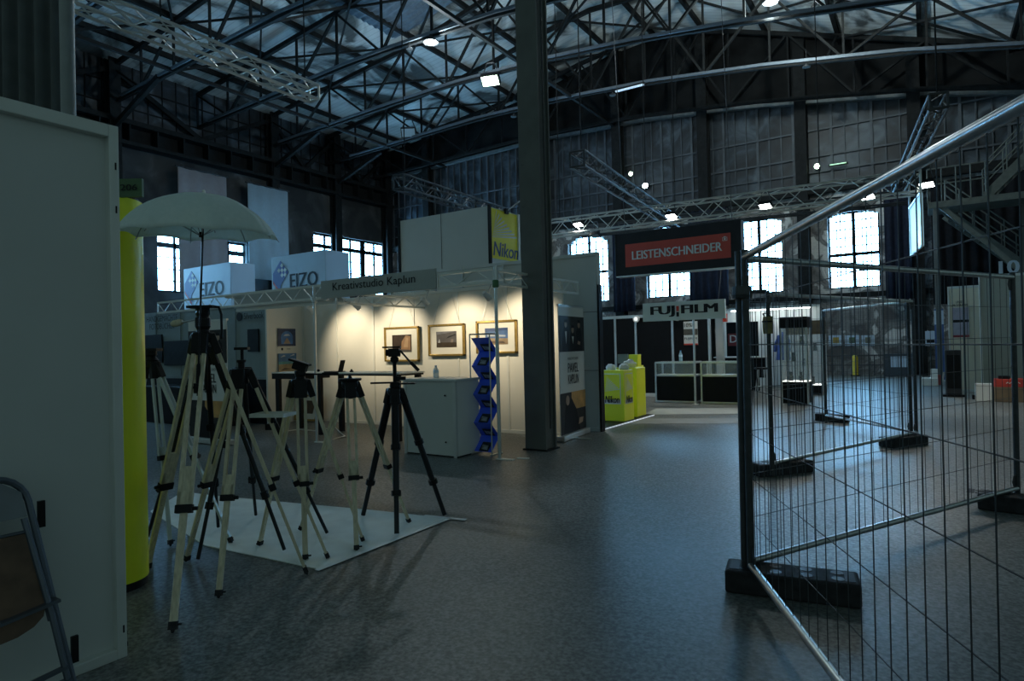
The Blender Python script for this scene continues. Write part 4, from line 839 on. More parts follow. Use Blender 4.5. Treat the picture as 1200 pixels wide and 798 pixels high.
def showcase(cx, cy, w, d, h, base, head, hm, label, glow=True):
    t = thing('glass_showcase', (cx, cy, 0), label, 'showcase', 'tall glass showcases'); x0, x1, y0, y1 = cx - w / 2, cx + w / 2, cy - d / 2, cy + d / 2; b = MB()
    for x in (x0, x1):
        for y in (y0, y1): b.bx((x - .018, y - .018, 0), (x + .018, y + .018, h))
    b.build('frame', alu, t); MB().bx((x0 + .01, y0 - .005, .04), (x1 - .01, y1 + .005, base)).build('base', blackw, t); MB().bx((x0 - .02, y0 - .03, h - head), (x1 + .02, y1 + .02, h)).build('header', hm, t)
    for k in (0, .36, .66):
        z = base + (h - head - base) * k; MB().bx((x0, y0, z), (x1, y1, z + .015)).build('shelf', glass if k else caseglow, t)
    MB().bx((x0, y0 - .004, base + .02), (x1, y0, h - head)).build('front_glass', glass, t); MB().bx((x1, y0, base + .02), (x1 + .004, y1, h - head)).build('side_glass', glass, t)
    b = MB(); 
    for k, (dx, r, z) in enumerate(((-.12, .05, .0), (.1, .04, .0), (-.05, .045, .36), (.14, .05, .66))): b.lathe([(r, 0), (r, .1), (r * .8, .12), (r * .8, .2)], (cx + dx * w / .57, cy, base + .016 + (h - head - base) * z), 12)
    b.build('exhibit', black, t); return t
q = FL(932, 475); showcase(q.x, q.y + .25, .54, .5, 1.96, .52, .24, blackw, 'tall glass showcase with black base and black header beyond the fence')
q = PL(946, 440, 1, 18.6); showcase(q.x, 18.6, .85, .6, 1.95, .25, .36, mat('brown_board', (.20, .14, .085), .6, 0, .2), 'tall glass showcase with a brown header right of the black-based one')
jac = mat('blue_jacket', (.08, .13, .38), .8, 0, .3); q = PL(917, 410, 1, 20.6)
t = thing('hanging_jacket', (q.x, 20.7, .8), 'blue jacket hanging in front of the bright white wall', 'jacket'); b = MB(); b.grid(lambda u, v: V((q.x + (.06 + .15 * (1 - v) ** .6) * cos(u * 2 * pi), 20.7 + (.06 + .09 * (1 - v)) * sin(u * 2 * pi), .85 + .85 * v)), 20, 8); b.build('body', jac, t, smooth=True, solid=.01)
b = MB(); b.path([(q.x - .10, 20.7, 1.6), (q.x - .20, 20.68, 1.35), (q.x - .23, 20.66, 1.1)], .045, 8); b.path([(q.x + .10, 20.7, 1.6), (q.x + .20, 20.68, 1.35), (q.x + .23, 20.66, 1.1)], .045, 8); b.build('sleeve', jac, t, smooth=True); MB().path([(q.x, 20.7, 1.68), (q.x, 20.7, 1.85), (q.x, 20.98, 1.87)], .01, 6).build('hanger', galv, t)
# stool and high table just behind the near post
q = FL(886, 463); t = thing('bar_table', (q.x, q.y + .3, 0), 'high white-topped table beyond the near fence post', 'table'); MB().bx((q.x - 1.1, q.y, 1.0), (q.x + .35, q.y + .6, 1.03)).build('table_top', whitem, t)
for x in (q.x - 1.0, q.x + .27):
    for y in (q.y + .05, q.y + .55): MB().bx((x - .02, y - .02, 0), (x + .02, y + .02, 1.0)).build('leg', alu, t)
MB().bx((q.x - 1.05, q.y + .3, .45), (q.x + .3, q.y + .34, 1.0)).build('modesty_panel', blackw, t)
q = FL(893, 466); t = thing('bar_stool', q, 'slim bar stool with black seat in front of the high white table', 'stool'); MB().lathe([(.15, 0), (.17, .02), (.16, .05)], q + V((0, 0, .72)), 18).build('seat', black, t)
for k in range(4): a_ = pi / 4 + k * pi / 2; MB().tube(q + V((.1 * cos(a_), .1 * sin(a_), .72)), q + V((.2 * cos(a_), .2 * sin(a_), 0)), .012, 6).build('leg', alu, t)
b = MB(); b.lathe([(.155, -.008), (.17, 0), (.155, .008), (.15, 0)], q + V((0, 0, .28)), 20); b.build('footrest', alu, t)
# notices, bollard and other things at the far wall
for x0, x1, col, lab in ((971, 988, (.75, .5, .06), 'white notice with a yellow-red square on the far wall, left of three'), (990, 1007, (.12, .22, .10), 'white notice with a green block on the far wall, middle of three'), (1009, 1025, (.3, .3, .2), 'white notice with a dim block on the far wall, right of three')):
    a, c = PL(x0, 393, 1, YF - .05), PL(x1, 405, 1, YF - .05); t = thing('wall_notice', ((a.x + c.x) / 2, YF - .03, c.z), lab, 'notice', 'notices on the far wall'); MB().bx((a.x, YF - .06, c.z), (c.x, YF - .0, a.z)).build('sheet', lbx, t)
    w, h_ = c.x - a.x, a.z - c.z; MB().bx((a.x + w * .3, YF - .066, c.z + h_ * .25), (a.x + w * .72, YF - .06, c.z + h_ * .8)).build('colour_block', printmat('notice%d' % x0, col), t)
q = PL(1002, 430, 1, 27.9); q.z = 0; t = thing('bollard', q, 'yellow bollard standing in front of the far wall', 'bollard'); MB().lathe([(.11, .04), (.11, .72), (.09, .78), (.03, .8)], q, 16).build('tube', mat('bollard_yellow', (.75, .55, .03), .5), t, smooth=True); MB().lathe([(.16, 0), (.16, .04)], q, 16).build('base_plate', black, t)
b = MB(); q0, q1 = PL(968, 418, 1, YF - .5), PL(1065, 418, 1, YF - .5)
t = thing('handrail', ((q0.x + q1.x) / 2, YF - .5, 0), 'thin grey handrail along the far wall behind the bollard', 'rail'); b.tube((q0.x, YF - .5, .78), (q1.x, YF - .5, .78), .025, 8); b.tube((q0.x, YF - .5, .4), (q1.x, YF - .5, .4), .02, 8); b.build('rail', galvd, t)
for k in range(6): x = q0.x + (q1.x - q0.x) * k / 5; MB().tube((x, YF - .5, 0), (x, YF - .5, .8), .022, 8).build('post', galvd, t)
q = PL(1055, 428, 1, 27.6); q.z = 0; t = thing('extinguisher_case', q, 'dark case with pale square beside the far posts', 'case'); MB().bx(q + V((-.5, 0, 0)), q + V((.5, .4, .85))).build('body', mat('dark_case', (.05, .06, .07), .6), t, bevel=.02); MB().bx(q + V((-.3, -.01, .35)), q + V((.3, .0, .75))).build('pale_panel', lbx, t)
a, c = PL(1084, 388, 1, 26), PL(1097, 405, 1, 26); t = thing('notice_board', ((a.x + c.x) / 2, 26, 0), 'white notice board on a stand near the far right', 'notice board'); MB().bx((a.x, 26, c.z), (c.x, 26.04, a.z)).build('board', lbx, t); MB().bx((a.x + .04, 25.99, c.z + .1), (c.x - .04, 26, c.z + .22)).build('text_band', inkm, t); MB().tube(((a.x + c.x) / 2, 26.05, 0), ((a.x + c.x) / 2, 26.05, a.z), .02, 8).build('pole', galvd, t); MB().lathe([(.2, 0), (.2, .02)], ((a.x + c.x) / 2, 26.05, 0), 14).build('foot', galvd, t)
# booths at the right
a = PL(1113, 400, 1, 20.3).x; c = PL(1152, 400, 1, 20.3).x; t = wall_run('partition_wall', (a, 20.3), (c + .2, 20.3), PL(1130, 335, 1, 20.3).z, 1, mat('warm_cream_board', (.80, .74, .58), .5, 0, .03), 'cream wall panel with a pale poster beyond the fence at right')
p0, p1 = PL(1116, 352, 1, 20.24), PL(1136, 395, 1, 20.24); hh = p0.z - p1.z; w = p1.x - p0.x
t = thing('wall_poster', ((p0.x + p1.x) / 2, 20.24, p1.z), 'pale mauve poster with dark bands on the cream panel', 'poster'); MB().bx((p0.x, 20.235, p1.z), (p1.x, 20.255, p0.z - hh * .2)).build('sheet', mat('mauve_paper', (.45, .42, .50), .6), t); MB().bx((p0.x, 20.23, p1.z + hh * .40), (p1.x, 20.236, p1.z + hh * .47)).build('dark_band', inkm, t); MB().bx((p0.x, 20.23, p1.z), (p1.x, 20.236, p1.z + hh * .06)).build('red_band', mat('dull_red', (.3, .04, .05), .5), t)
lettering(t, 'UNSER\nPROGRAMM', (p0.x, 20.233, p0.z - hh * .17), (1, 0, 0), (0, 0, 1), w * .95, hh * .15, inkm, .01)
a = PL(1150, 400, 1, 18.9).x; zt = PL(1160, 322, 1, 18.9).z
t = wall_run('partition_wall', (a, 18.9), (a + 3.6, 18.9), zt, 3, mat('olive_grey_board', (.36, .38, .33), .5, 0, .03), 'olive-grey wall panels behind the brochure rack at the right edge')
q = PL(1171, 318, 1, 18.9); lettering(t, '10', (q.x, 18.88, zt), (1, 0, 0), (0, 0, 1), .36, .30, lbx, .03, thick=.06)
q = FL(1118, 465); t = thing('speaker_column', q, 'dark grey upright column case on a black foot beyond the fence', 'case'); MB().bx(q + V((-.16, 0, .05)), q + V((.16, .3, 1.12))).build('body', mat('dark_grey_case', (.05, .052, .055), .5, 0, .1), t, bevel=.02); MB().bx(q + V((-.22, -.04, 0)), q + V((.22, .34, .05))).build('foot', black, t); MB().bx(q + V((-.14, -.006, .2)), q + V((.14, .0, 1.0))).build('grille', black, t)
def plain_box(name, px0, px1, ytop, ybot, m, label, cat='box', d=.35, extra=None):
    p0 = FL(px0, ybot); p1 = PL(px1, ybot, 1, p0.y); zt = PL(px0, ytop, 1, p0.y).z; t = thing(name, ((p0.x + p1.x) / 2, p0.y + d / 2, 0), label, cat)
    MB().bx((p0.x, p0.y, .0), (p1.x, p0.y + d, zt)).build('body', m, t, bevel=.01); MB().bx((p0.x + .01, p0.y - .004, zt - .05), (p1.x - .01, p0.y, zt - .045)).build('lid_line', galvd, t)
    return t, p0, p1, zt
plain_box('white_carton', 1144, 1164, 450, 470, whitem, 'white carton on the floor left of the red-topped brown box')
_, p0, p1, zt = plain_box('brown_carton', 1166, 1215, 453.5, 471, mat('brown_carton', (.22, .15, .09), .7), 'brown carton under the red box at the right edge', d=.5)
t = thing('red_box', ((p0.x + p1.x) / 2, p0.y + .25, zt), 'red flat box lying on the brown carton at the right edge', 'box'); MB().bx((p0.x, p0.y, zt + .001), (p1.x, p0.y + .5, zt + .17)).build('body', red, t, bevel=.01); MB().path([(p0.x + .2 + .03 * k, p0.y - .003, zt + .08 + .025 * (k % 2)) for k in range(9)], .008, 5).build('white_script', whitem, t)
for k, dx in enumerate((.08, .62)): tag(MB().bx((p0.x + dx, p0.y + .1, zt + .171), (p0.x + dx + .2, p0.y + .3, zt + .24)).build('black_case', black, bevel=.01), ('small black case at the left end on the red box', 'small black case at the right end on the red box')[k], 'case', 'black cases on the red box')
plain_box('black_case', 1139.5, 1147, 463, 468, black, 'low black case on the floor beside the white carton', 'case', .2)
q = FL(1090, 452); t = thing('white_step', q, 'white two-step riser standing near the blue roll-up', 'step'); MB().bx(q + V((-.2, 0, 0)), q + V((.2, .5, .22))).build('lower_step', whitem, t, bevel=.01); MB().bx(q + V((.02, .25, .22)), q + V((.2, .5, .48))).build('upper_step', whitem, t, bevel=.01)
q = FL(1103, 451); t = thing('folder_stack', q, 'red and white folders standing beside the dark column case', 'folders'); MB().box(q + V((-.04, .1, .15)), (.1, .22, .3)).build('red_folder', red, t); MB().box(q + V((.05, .1, .19)), (.04, .24, .37), Matrix.Rotation(.12, 3, 'Y')).build('white_folder', whitem, t)
a, c = FL(1097, 447), PL(1108, 447, 1, FL(1097, 447).y); zz = PL(1100, 362, 1, a.y).z; t = thing('roll_up_banner', ((a.x + c.x) / 2, a.y, 0), 'narrow blue roll-up banner beside the cream wall panel', 'banner'); MB().bx((a.x, a.y, .06), (c.x, a.y + .015, zz)).build('print', mat('deep_blue_print', (.05, .10, .25), .5, 0, .3, 2), t); MB().bx((a.x, a.y - .005, zz - .5), (c.x, a.y, zz - .05)).build('white_top', lbx, t); MB().bx((a.x - .03, a.y - .06, 0), (c.x + .03, a.y + .08, .06)).build('base', alu, t); MB().tube(((a.x + c.x) / 2, a.y + .03, .05), ((a.x + c.x) / 2, a.y + .03, zz), .012).build('pole', alu, t)
q = FL(1133, 456); tag(MB().poly([q + V((-.14, 0, 0)), q + V((.14, .05, 0)), q + V((.16, .35, 1.05)), q + V((-.10, .3, 1.05))], (0, .03, 0)).build('display_board', lbx), 'pale blue board leaning behind the dark column case', 'board')
# clear brochure rack
q = FL(1170, 462); t = thing('brochure_rack', q + V((.1, .3, 0)), 'clear brochure rack with curved pale header at the right', 'rack')
b = MB(); 
for dx, dy in ((-.25, 0), (.25, 0), (-.25, .3), (.25, .3)): b.tube(q + V((dx, dy, 0)), q + V((dx, dy, 2.25)), .018, 8)
b.build('frame', alu, t)
for k in range(5):
    z = .35 + .36 * k; MB().poly([q + V((-.24, .02, z)), q + V((.24, .02, z)), q + V((.24, .2, z + .24)), q + V((-.24, .2, z + .24))], (0, .006, 0)).build('shelf', glass, t)
    if k < 3:
        for dx in (-.14, .1): t2 = thing('leaflet', q + V((dx, .05, z)), 'pale leaflet on the %s shelf of the clear rack, %s' % (('lowest', 'second lowest', 'middle')[k], 'left one' if dx < 0 else 'right one'), 'leaflet', 'leaflets on the clear rack'); MB().poly([q + V((dx - .08, .015, z + .02)), q + V((dx + .08, .015, z + .02)), q + V((dx + .08, .165, z + .22)), q + V((dx - .08, .165, z + .22))], (0, -.006, 0)).build('sheet', lbx, t2)
b = MB(); b.grid(lambda u, v: q + V((-.32 + .64 * u, -.03 - .06 * sin(pi * u), 1.95 + .33 * v)), 12, 2); b.build('header', whitem, t, solid=.012); MB().bx(q + V((-.06, -.115, 1.97)), q + V((.1, -.098, 2.26))).build('header_print', printmat('mauve', (.3, .25, .4)), t)
# lit screen hanging at the truss end
sa, sb = PL(1079, 226, 2, 4.3), PL(1066, 244, 2, 4.3); X_ = (sa.x + sb.x) / 2
zb = PL(1079, 288, 1, sa.y).z
t = thing('hanging_screen', (X_, (sa.y + sb.y) / 2, zb), 'lit pale blue screen hanging below the right end of the long truss', 'screen')
MB().poly([sa, sb, V((sb.x, sb.y, zb)), V((sa.x, sa.y, zb))], (.03, 0, 0)).build('panel', screenglow, t)
b = MB()
for z in (4.3, zb): b.tube((sa.x, sa.y, z), (sb.x, sb.y, z), .03, 6)
for p in (sa, sb): b.tube((p.x, p.y, zb), (p.x, p.y, 4.86), .022, 6)
b.build('frame', alu, t)
# steel stairs and gantry at the far right
t = thing('steel_staircase', (2.4, 25, 0), 'dark steel staircase and landing rising along the far right', 'staircase')
zl = PL(1120, 238, 1, 25).z
for x, y in ((.3, 24.4), (.3, 25.6), (2.6, 24.4), (2.6, 25.6)): MB().bx((x - .07, y - .07, 0), (x + .07, y + .07, zl)).build('column', pillarm, t)
stg = mat('grey_green_steel', (.11, .125, .11), .6, 0, .2)
MB().bx((.1, 24.3, zl - .2), (2.8, 25.7, zl)).build('landing', stg, t)
def flight(p, q, w=1.1):
    p, q = V(p), V(q); b = MB()
    for s in (0, w): b.bar(p + V((0, s, 0)), q + V((0, s, 0)), .05, .26)
    f = b.build('stringer', stg, t); b = MB(); n = int(abs(q.z - p.z) / .2)
    for i in range(1, n): c = p.lerp(q, i / n); b.bx(c + V((-.13, 0, -.02)), c + V((.13, w, .02)))
    b.build('tread', stg, t); b = MB()
    for s in (0, w):
        for h in (.55, 1.05): b.tube(p + V((0, s, h)), q + V((0, s, h)), .022, 6)
        for i in range(7): c = p.lerp(q, i / 6) + V((0, s, 0)); b.tube(c, c + V((0, 0, 1.05)), .02, 6)
    b.build('railing', stg, t)
flight((1.6, 24.4, zl), (4.8, 24.4, zl + 3.4)); flight((2.9, 25.8, zl - 2.4), (.6, 25.8, zl - .1), .0 + .9)
b = MB()
for h in (.55, 1.05): b.tube((.1, 24.3, zl + h), (1.6, 24.3, zl + h), .022, 6)
for i in range(5): x = .1 + 1.5 * i / 4; b.tube((x, 24.3, zl), (x, 24.3, zl + 1.05), .02, 6)
b.build('railing', stg, t); MB().bar((.4, 24.4, zl - .1), (2.6, 24.4, zl - 2.6), .1, .14).build('brace', stg, t)
MB().bx((4.7, 24.3, zl + 3.2), (7.5, 25.7, zl + 3.4)).build('landing', stg, t)
for x in (4.8, 7): MB().bx((x - .07, 25.5, 0), (x + .07, 25.64, zl + 3.3)).build('column', pillarm, t)
fwd = CM.to_3x3() @ V((0, 0, -1)); rt = V((cos(HEAD), sin(HEAD), 0)); UP = V((0, 0, 1))    # towards the hall's depth, to the right, up
# ================================================================== MOBILE FENCE
def fence_panel(P, Q, label, h=1.97, zb=.15, ext=.03, lean=(0, 0), mesh=.105):
    P, Q = V((P[0], P[1], 0)), V((Q[0], Q[1], 0)); d = (Q - P); L = d.length; d.normalize(); n = V((-d.y, d.x, 0)); mid = (P + Q) / 2; ln = V((lean[0], lean[1], 0))
    K = lambda u, z: P + d * u + V((0, 0, z)) + ln * (z / h)
    t = thing('mobile_fence', mid, label, 'fence', 'mobile mesh fence panels'); pr, rr = .022, .021
    MB().tube(K(0, .02), K(0, h + .01), pr, 12).build('post', galvd, t, smooth=True); MB().tube(K(L, .02), K(L, h + .01), pr, 12).build('post', galvd, t, smooth=True)
    MB().tube(K(0, h - .03), K(L, h - .03), rr, 12).build('rail', galv, t, smooth=True); MB().tube(K(0, zb), K(L, zb), rr, 12).build('rail', galv, t, smooth=True)
    b = MB(); k = int(L / mesh)
    for i in range(1, k): u = L * i / k; b.tube(K(u, zb), K(u, h - .03), .0021, 5, cap=False)
    for i in range(1, 7): z = zb + (h - .03 - zb) * i / 7; o = n * .004; b.tube(K(0, z) + o, K(L, z) + o, .0023, 5, cap=False)
    b.build('wire_mesh', galvd, t)
    b = MB()
    for u, s in ((0, 1), (L, -1)):
        for z, e in ((h - .09, -1), (zb + .06, 1)):
            b.poly([K(u, z - .06), K(u + s * .05, z - .05), K(u + s * .075, z), K(u + s * .05, z + .05), K(u, z + .06)], n * .006)
    b.build('corner_plate', galvd, t); return t
def fence_foot(c, ang, label, L=.70, Wd=.235, H=.13):
    t = thing('ballast_block', c, label, 'fence foot', 'black rubber fence feet'); R = Matrix.Rotation(ang, 3, 'Z'); c = V(c)
    MB().box(c + V((0, 0, H / 2)), (L, Wd, H), R).build('block', rubber, t, bevel=.015)
    for i, x in enumerate((-.24, -.08, .08, .24)):
        b = MB()
        for s in (-1, 1): b.lathe([(.034, 0), (.034, .002), (.026, .0025)], c + R @ V((x + .0, s * .05, H - .0005)), 14)
        b.build('post_hole', black, t)
    for x in (-.3, .3): MB().box(c + R @ V((x, 0, H + .001)), (.05, .16, .003), R).build('grip_pad', mat('rubber_pad', (.045, .046, .05), .6, 0, .3), t)
    return t
A0 = V((-.915, 3.85, 0)); dF1 = (FL(985, 798, .15) - FL(876, 656, .15)); dF1.z = 0; dF1.normalize()
F1a = A0 + V((.022, -.014, 0)); F1b = F1a + dF1 * 3.4
dp = PL(867, 300, 1, 3.85) - PL(873, 660, 1, 3.85)
fence_panel(F1a, F1b, 'nearest mesh fence panel running out of the frame at the lower right', lean=(dp.x * .6, 0))
F2b = FL(1192, 572, .15); F2b.z = 0; F2a = A0 + V((-.018, .016, 0)); fence_panel(F2a, F2b, 'mesh fence panel behind the nearest one, between the near post and the right edge', lean=(dp.x * .6, 0))
F3a = FL(905, 545, .13); F3b = FL(1074, 508, .13); F3a.z = F3b.z = 0; fence_panel(F3a, F3b, 'middle mesh fence panel carrying the khaki bag')
F4a = F3b + V((-.06, .05, 0)); F4b = FL(968, 488, .13); F4b.z = 0; fence_panel(F4a, F4b, 'farthest mesh fence panel in front of the far showcases')
cl = thing('fence_clamp', A0 + V((0, 0, 1.72)), 'dark clamp joining the two posts of the near fence corner', 'clamp', 'fence clamps')
b = MB(); cc = A0 + V((dp.x * .55, 0, 1.72)); b.lathe([(.055, -.02), (.06, 0), (.055, .05)], cc, 16); b.build('band', galvd, cl); MB().tube(cc + V((.06, 0, .015)), cc + V((.13, .03, .015)), .012, 8).build('bolt', galvd, cl)
ang = atan2(FL(998, 690, .1).y - FL(845, 672, .1).y, FL(998, 690, .1).x - FL(845, 672, .1).x)
fp = (FL(845, 693) + FL(998, 711)) / 2; fence_foot((fp.x + .02, fp.y + .10, 0), ang, 'long black rubber foot under the near fence corner')
for x0, y0, x1, y1, dy, lab in ((1153, 598, 1230, 607, .1, 'black rubber foot cut by the right edge of the picture'), (890, 560, 955, 553, .0, 'black rubber foot under the post with the khaki bag'), (1048, 526, 1088, 521, .0, 'black rubber foot where the middle and farthest fence panels meet'), (955, 493, 988, 496, .0, 'smallest black rubber foot under the end of the farthest fence panel')):
    p, q = FL(x0, y0), FL(x1, y1); a_ = atan2(q.y - p.y, q.x - p.x); m = (p + q) / 2; nn = V((-(q - p).y, (q - p).x, 0)).normalized(); ln_ = max(.5, min(.70, (q - p).length)); fence_foot(m + nn * .11, a_, lab, ln_)
# khaki bag hanging on the third panel's post
kb = FL(905, 545, .13); kb = EYE + ray(900, 381) * ((kb - EYE).dot(CM.to_3x3() @ V((0, 0, -1))) - .06)
t = thing('khaki_bag', kb - V((0, 0, .09)), 'khaki padded bag hanging on the post of the middle fence panel', 'bag')
b = MB(); b.grid(lambda u, v: kb + V((0.055 * cos(2 * pi * u) * (1 - .15 * abs(2 * v - 1) ** 3), .045 * sin(2 * pi * u), -.09 + .18 * v)), 16, 6); b.build('body', mat('khaki_cloth', (.20, .17, .07), .8, 0, .25, 12), t, smooth=True); MB().path([kb + V((-.03, 0, .085)), kb - rt * .03 + V((0, 0, .12)) + fwd * .05, kb + fwd * .09 + V((0, 0, .13)), kb + rt * .03 + V((0, 0, .12)) + fwd * .05, kb + V((.03, 0.0, .085))], .006, 6).build('strap', black, t); MB().bx(kb + V((-.05, -.05, .03)), kb + V((.05, -.043, .045))).build('zip', black, t)
# ================================================================== LEFT FOREGROUND
PX = -3.27; PT = 2.565; y1 = 1.545; y0 = -.6
t = thing('exhibition_panel', (PX, (y0 + y1) / 2, 0), 'big grey exhibition panel standing at the left edge in front of the yellow column', 'partition panel')
MB().bx((PX - .052, y0 + .03, .05), (PX - .042, y1 - .03, PT - .05)).build('board', panelm, t)
MB().bx((PX - .055, y1 - .045, 0), (PX, y1, PT)).build('upright', frame_w, t, bevel=.004); MB().bx((PX - .055, y0, 0), (PX, y0 + .045, PT)).build('upright', frame_w, t, bevel=.004)
MB().bx((PX - .055, y0 + .045, PT - .06), (PX, y1 - .045, PT)).build('top_rail', frame_w, t, bevel=.004); MB().bx((PX - .055, y0 + .045, 0), (PX, y1 - .045, .05)).build('bottom_rail', frame_w, t, bevel=.004)
b = MB()
for z in (2.35, 2.14, .12): b.bx((PX - .001, y1 - .02, z), (PX + .002, y1 - .013, z + .035))
b.bx((PX - .03, y1 - .001, .04), (PX - .02, y1 + .012, .06)); b.bx((PX - .03, y1 - .001, .1), (PX - .02, y1 + .01, .115)); b.build('slot', black, t)
# folding chair leaning on the panel, folded flat
def chair(xb, xt, yr, label, lean_y=-.13):
    t = thing('folding_chair', (xb, yr - .2, 0), label, 'chair', 'folded chairs at the panel')
    K = lambda y, z, k=0: V((xb + (xt - xb) * z + k, yr + y + lean_y * z, z))
    Wc = .44
    b = MB(); ps = [K(0, .02), K(0, .5), K(0, .86)] + [K(-.09 + .09 * cos(a), .86 + .10 * sin(a)) for a in [i * pi / 10 for i in range(1, 5)]] + [K(-.10, .965), K(-Wc + .10, .965)] + [K(-Wc + .09 - .09 * sin(a), .86 + .10 * cos(a)) for a in [i * pi / 10 for i in range(1, 5)]] + [K(-Wc, .86), K(-Wc, .5), K(-Wc, .02)]
    fr = mat('blue_grey_steel', (.13, .15, .18), .35, .6, .1)
    b.path(ps, .014, 8); b.build('back_frame', fr, t, smooth=True)
    MB().poly([K(-.02, .80), K(-Wc + .02, .80), K(-Wc + .02, .90), K(-Wc + .09, .955), K(-.09, .955), K(-.02, .90)], (.012, 0, 0)).build('backrest', mat('back_panel_steel', (.18, .20, .22), .4, .3, .1), t)
    brown = mat('brown_seat', (.13, .075, .045), .55, 0, .3, 12)
    st = MB().poly([K(-.04, .44, .02), K(-Wc + .04, .44, .02), K(-Wc + .04, .74, .02), K(-.04, .74, .02)], (.018, 0, 0)).build('seat', brown, t)
    b = MB(); b.path([K(-.035, .38, .03), K(-.035, .745, .03), K(-Wc + .035, .745, .03), K(-Wc + .035, .38, .03)], .010, 6); b.build('seat_frame', fr, st, smooth=True)
    b = MB(); b.poly([K(-.04, .44, .018)] + [K(-Wc / 2 + (Wc / 2 - .04) * cos(a), .44 - .09 * sin(a), .018) for a in [i * pi / 8 for i in range(1, 8)]] + [K(-Wc + .04, .44, .018)], (.016, 0, 0)); b.build('seat_front', brown, t)
    MB().bar(K(.005, .455, .042), K(-Wc - .005, .40, .042), .012, .05, (1, 0, 0)).build('cross_bar', fr, t)
    for y in (-.03, -Wc + .03): b = MB(); b.path([K(y - .01, .80, .035), K(y, .4, .045), K(y, .03, .045)], .012, 8); b.build('rear_leg', fr, t, smooth=True)
    for z in (.14, .19): MB().bar(K(-.02, z, .045), K(-Wc + .02, z - .045, .045), .012, .028, (1, 0, 0)).build('stretcher', fr, t)
    for z in (.17, .74): b = MB(); b.bx(K(.015, z, -.01), K(.055, z + .11, -.004)); b.build('bracket', black, t)
    b = MB()
    for y in (0, -Wc): b.lathe([(.019, 0), (.019, .05)], K(y, .0), 10)
    b.build('rubber_cap', black, t); return t
chair(-2.98, -3.16, 1.215, 'folded metal chair with brown seat leaning on the grey panel at the lower left')
# yellow round column with its green number plate
R_ = .20; yc = FL(172, 686); yc = yc - V((cos(HEAD), sin(HEAD), 0)) * R_ * 1.07; yc.z = 0
t = thing('round_column', yc, 'tall yellow round column behind the grey panel with a green number plate on top', 'column')
zt = (EYE + ray(150, 234) * 4.0).z
MB().lathe([(R_, .05), (R_, zt)], yc, 40).build('wrap', ylw_dark, t, smooth=True); MB().lathe([(R_ * .97, 0), (R_ * .97, .05)], yc, 32).build('base', black, t, smooth=True)
MB().lathe([(R_ * .9, zt), (R_ * .9, zt + .02)], yc, 32).build('cap', black, t)
g0 = PL(139, 232, 1, yc.y - .02); g1 = PL(166, 209, 1, yc.y - .02)
dP = 3.9; g0 = EYE + ray(134, 231) * dP; g1 = EYE + ray(166, 209) * dP; gr = V((cos(HEAD), sin(HEAD), 0)); gw = (g1 - g0).dot(gr); gh = g1.z - g0.z; gf = V((-sin(HEAD), cos(HEAD), 0))
MB().box((g0 + g1) / 2 + gf * .01, (gw, .02, gh), Matrix.Rotation(HEAD, 3, 'Z')).build('number_plate', mat('dark_green_plate', (.05, .11, .04), .5, 0, .1), t)
lettering(t, '206', g0 + gr * gw * .24 + V((0, 0, gh * .34)) - gf * .003, gr, (0, 0, 1), gw * .6, gh * .34, inkm, .02)
# curtain and pipe at the upper left
q0, q1 = EYE + ray(-60, 60) * 5.6, EYE + ray(72, 60) * 5.6
drape(((q0.x, q0.y), (q1.x, q1.y), 0, 6.5), 'drape', mat('grey_drape', (.085, .095, .095), .9, 0, .15), 'heavy dark grey drape hanging at the upper left above the grey panel', 'curtain', folds=7, amp=.05)
q = EYE + ray(79, 60) * 5.4; t = thing('upright_pipe', (q.x, q.y, 0), 'thick grey vertical pipe beside the dark drape at the upper left', 'pipe'); MB().tube((q.x, q.y, 0), (q.x, q.y, 7.2), .055, 16).build('tube', mat('grey_pipe', (.22, .24, .24), .5, .1, .08), t, smooth=True); MB().lathe([(.07, 0), (.07, .12)], (q.x, q.y, 3.1), 16).build('coupler', galvd, t); MB().lathe([(.2, 0), (.2, .012)], (q.x, q.y, 0), 20).build('base_plate', steel, t)
# floor mat with white tape
m0, m1, m2, m3 = FL(240, 641), FL(376, 668), FL(524, 608), FL(205, 572); m3 = FL(150, 590)
mm = [FL(176, 600), FL(240, 640), FL(374, 668), FL(522, 608), FL(440, 599), FL(255, 582), FL(215, 577)]
mm = [V((p.x, p.y, .002)) for p in mm]; b = MB(); b.poly(mm, (0, 0, .006))
tag(b.build('floor_mat', mat('pale_grey_mat', (.76, .80, .76), .75, 0, .08, 5)), 'pale grey floor mat under the tripods', 'mat')
for pts, lab in ((((371, 668), (527, 607)), 'long white tape strip along the near edge of the mat'), (((497, 604), (546, 609)), 'short white tape strip at the right corner of the mat')):
    p, q = FL(*pts[0], .009), FL(*pts[1], .009); tag(MB().bar(p, q, .045, .0015).build('tape_strip', mat('white_tape', (.72, .76, .75), .5)), lab, 'tape', 'white tape strips on the mat')
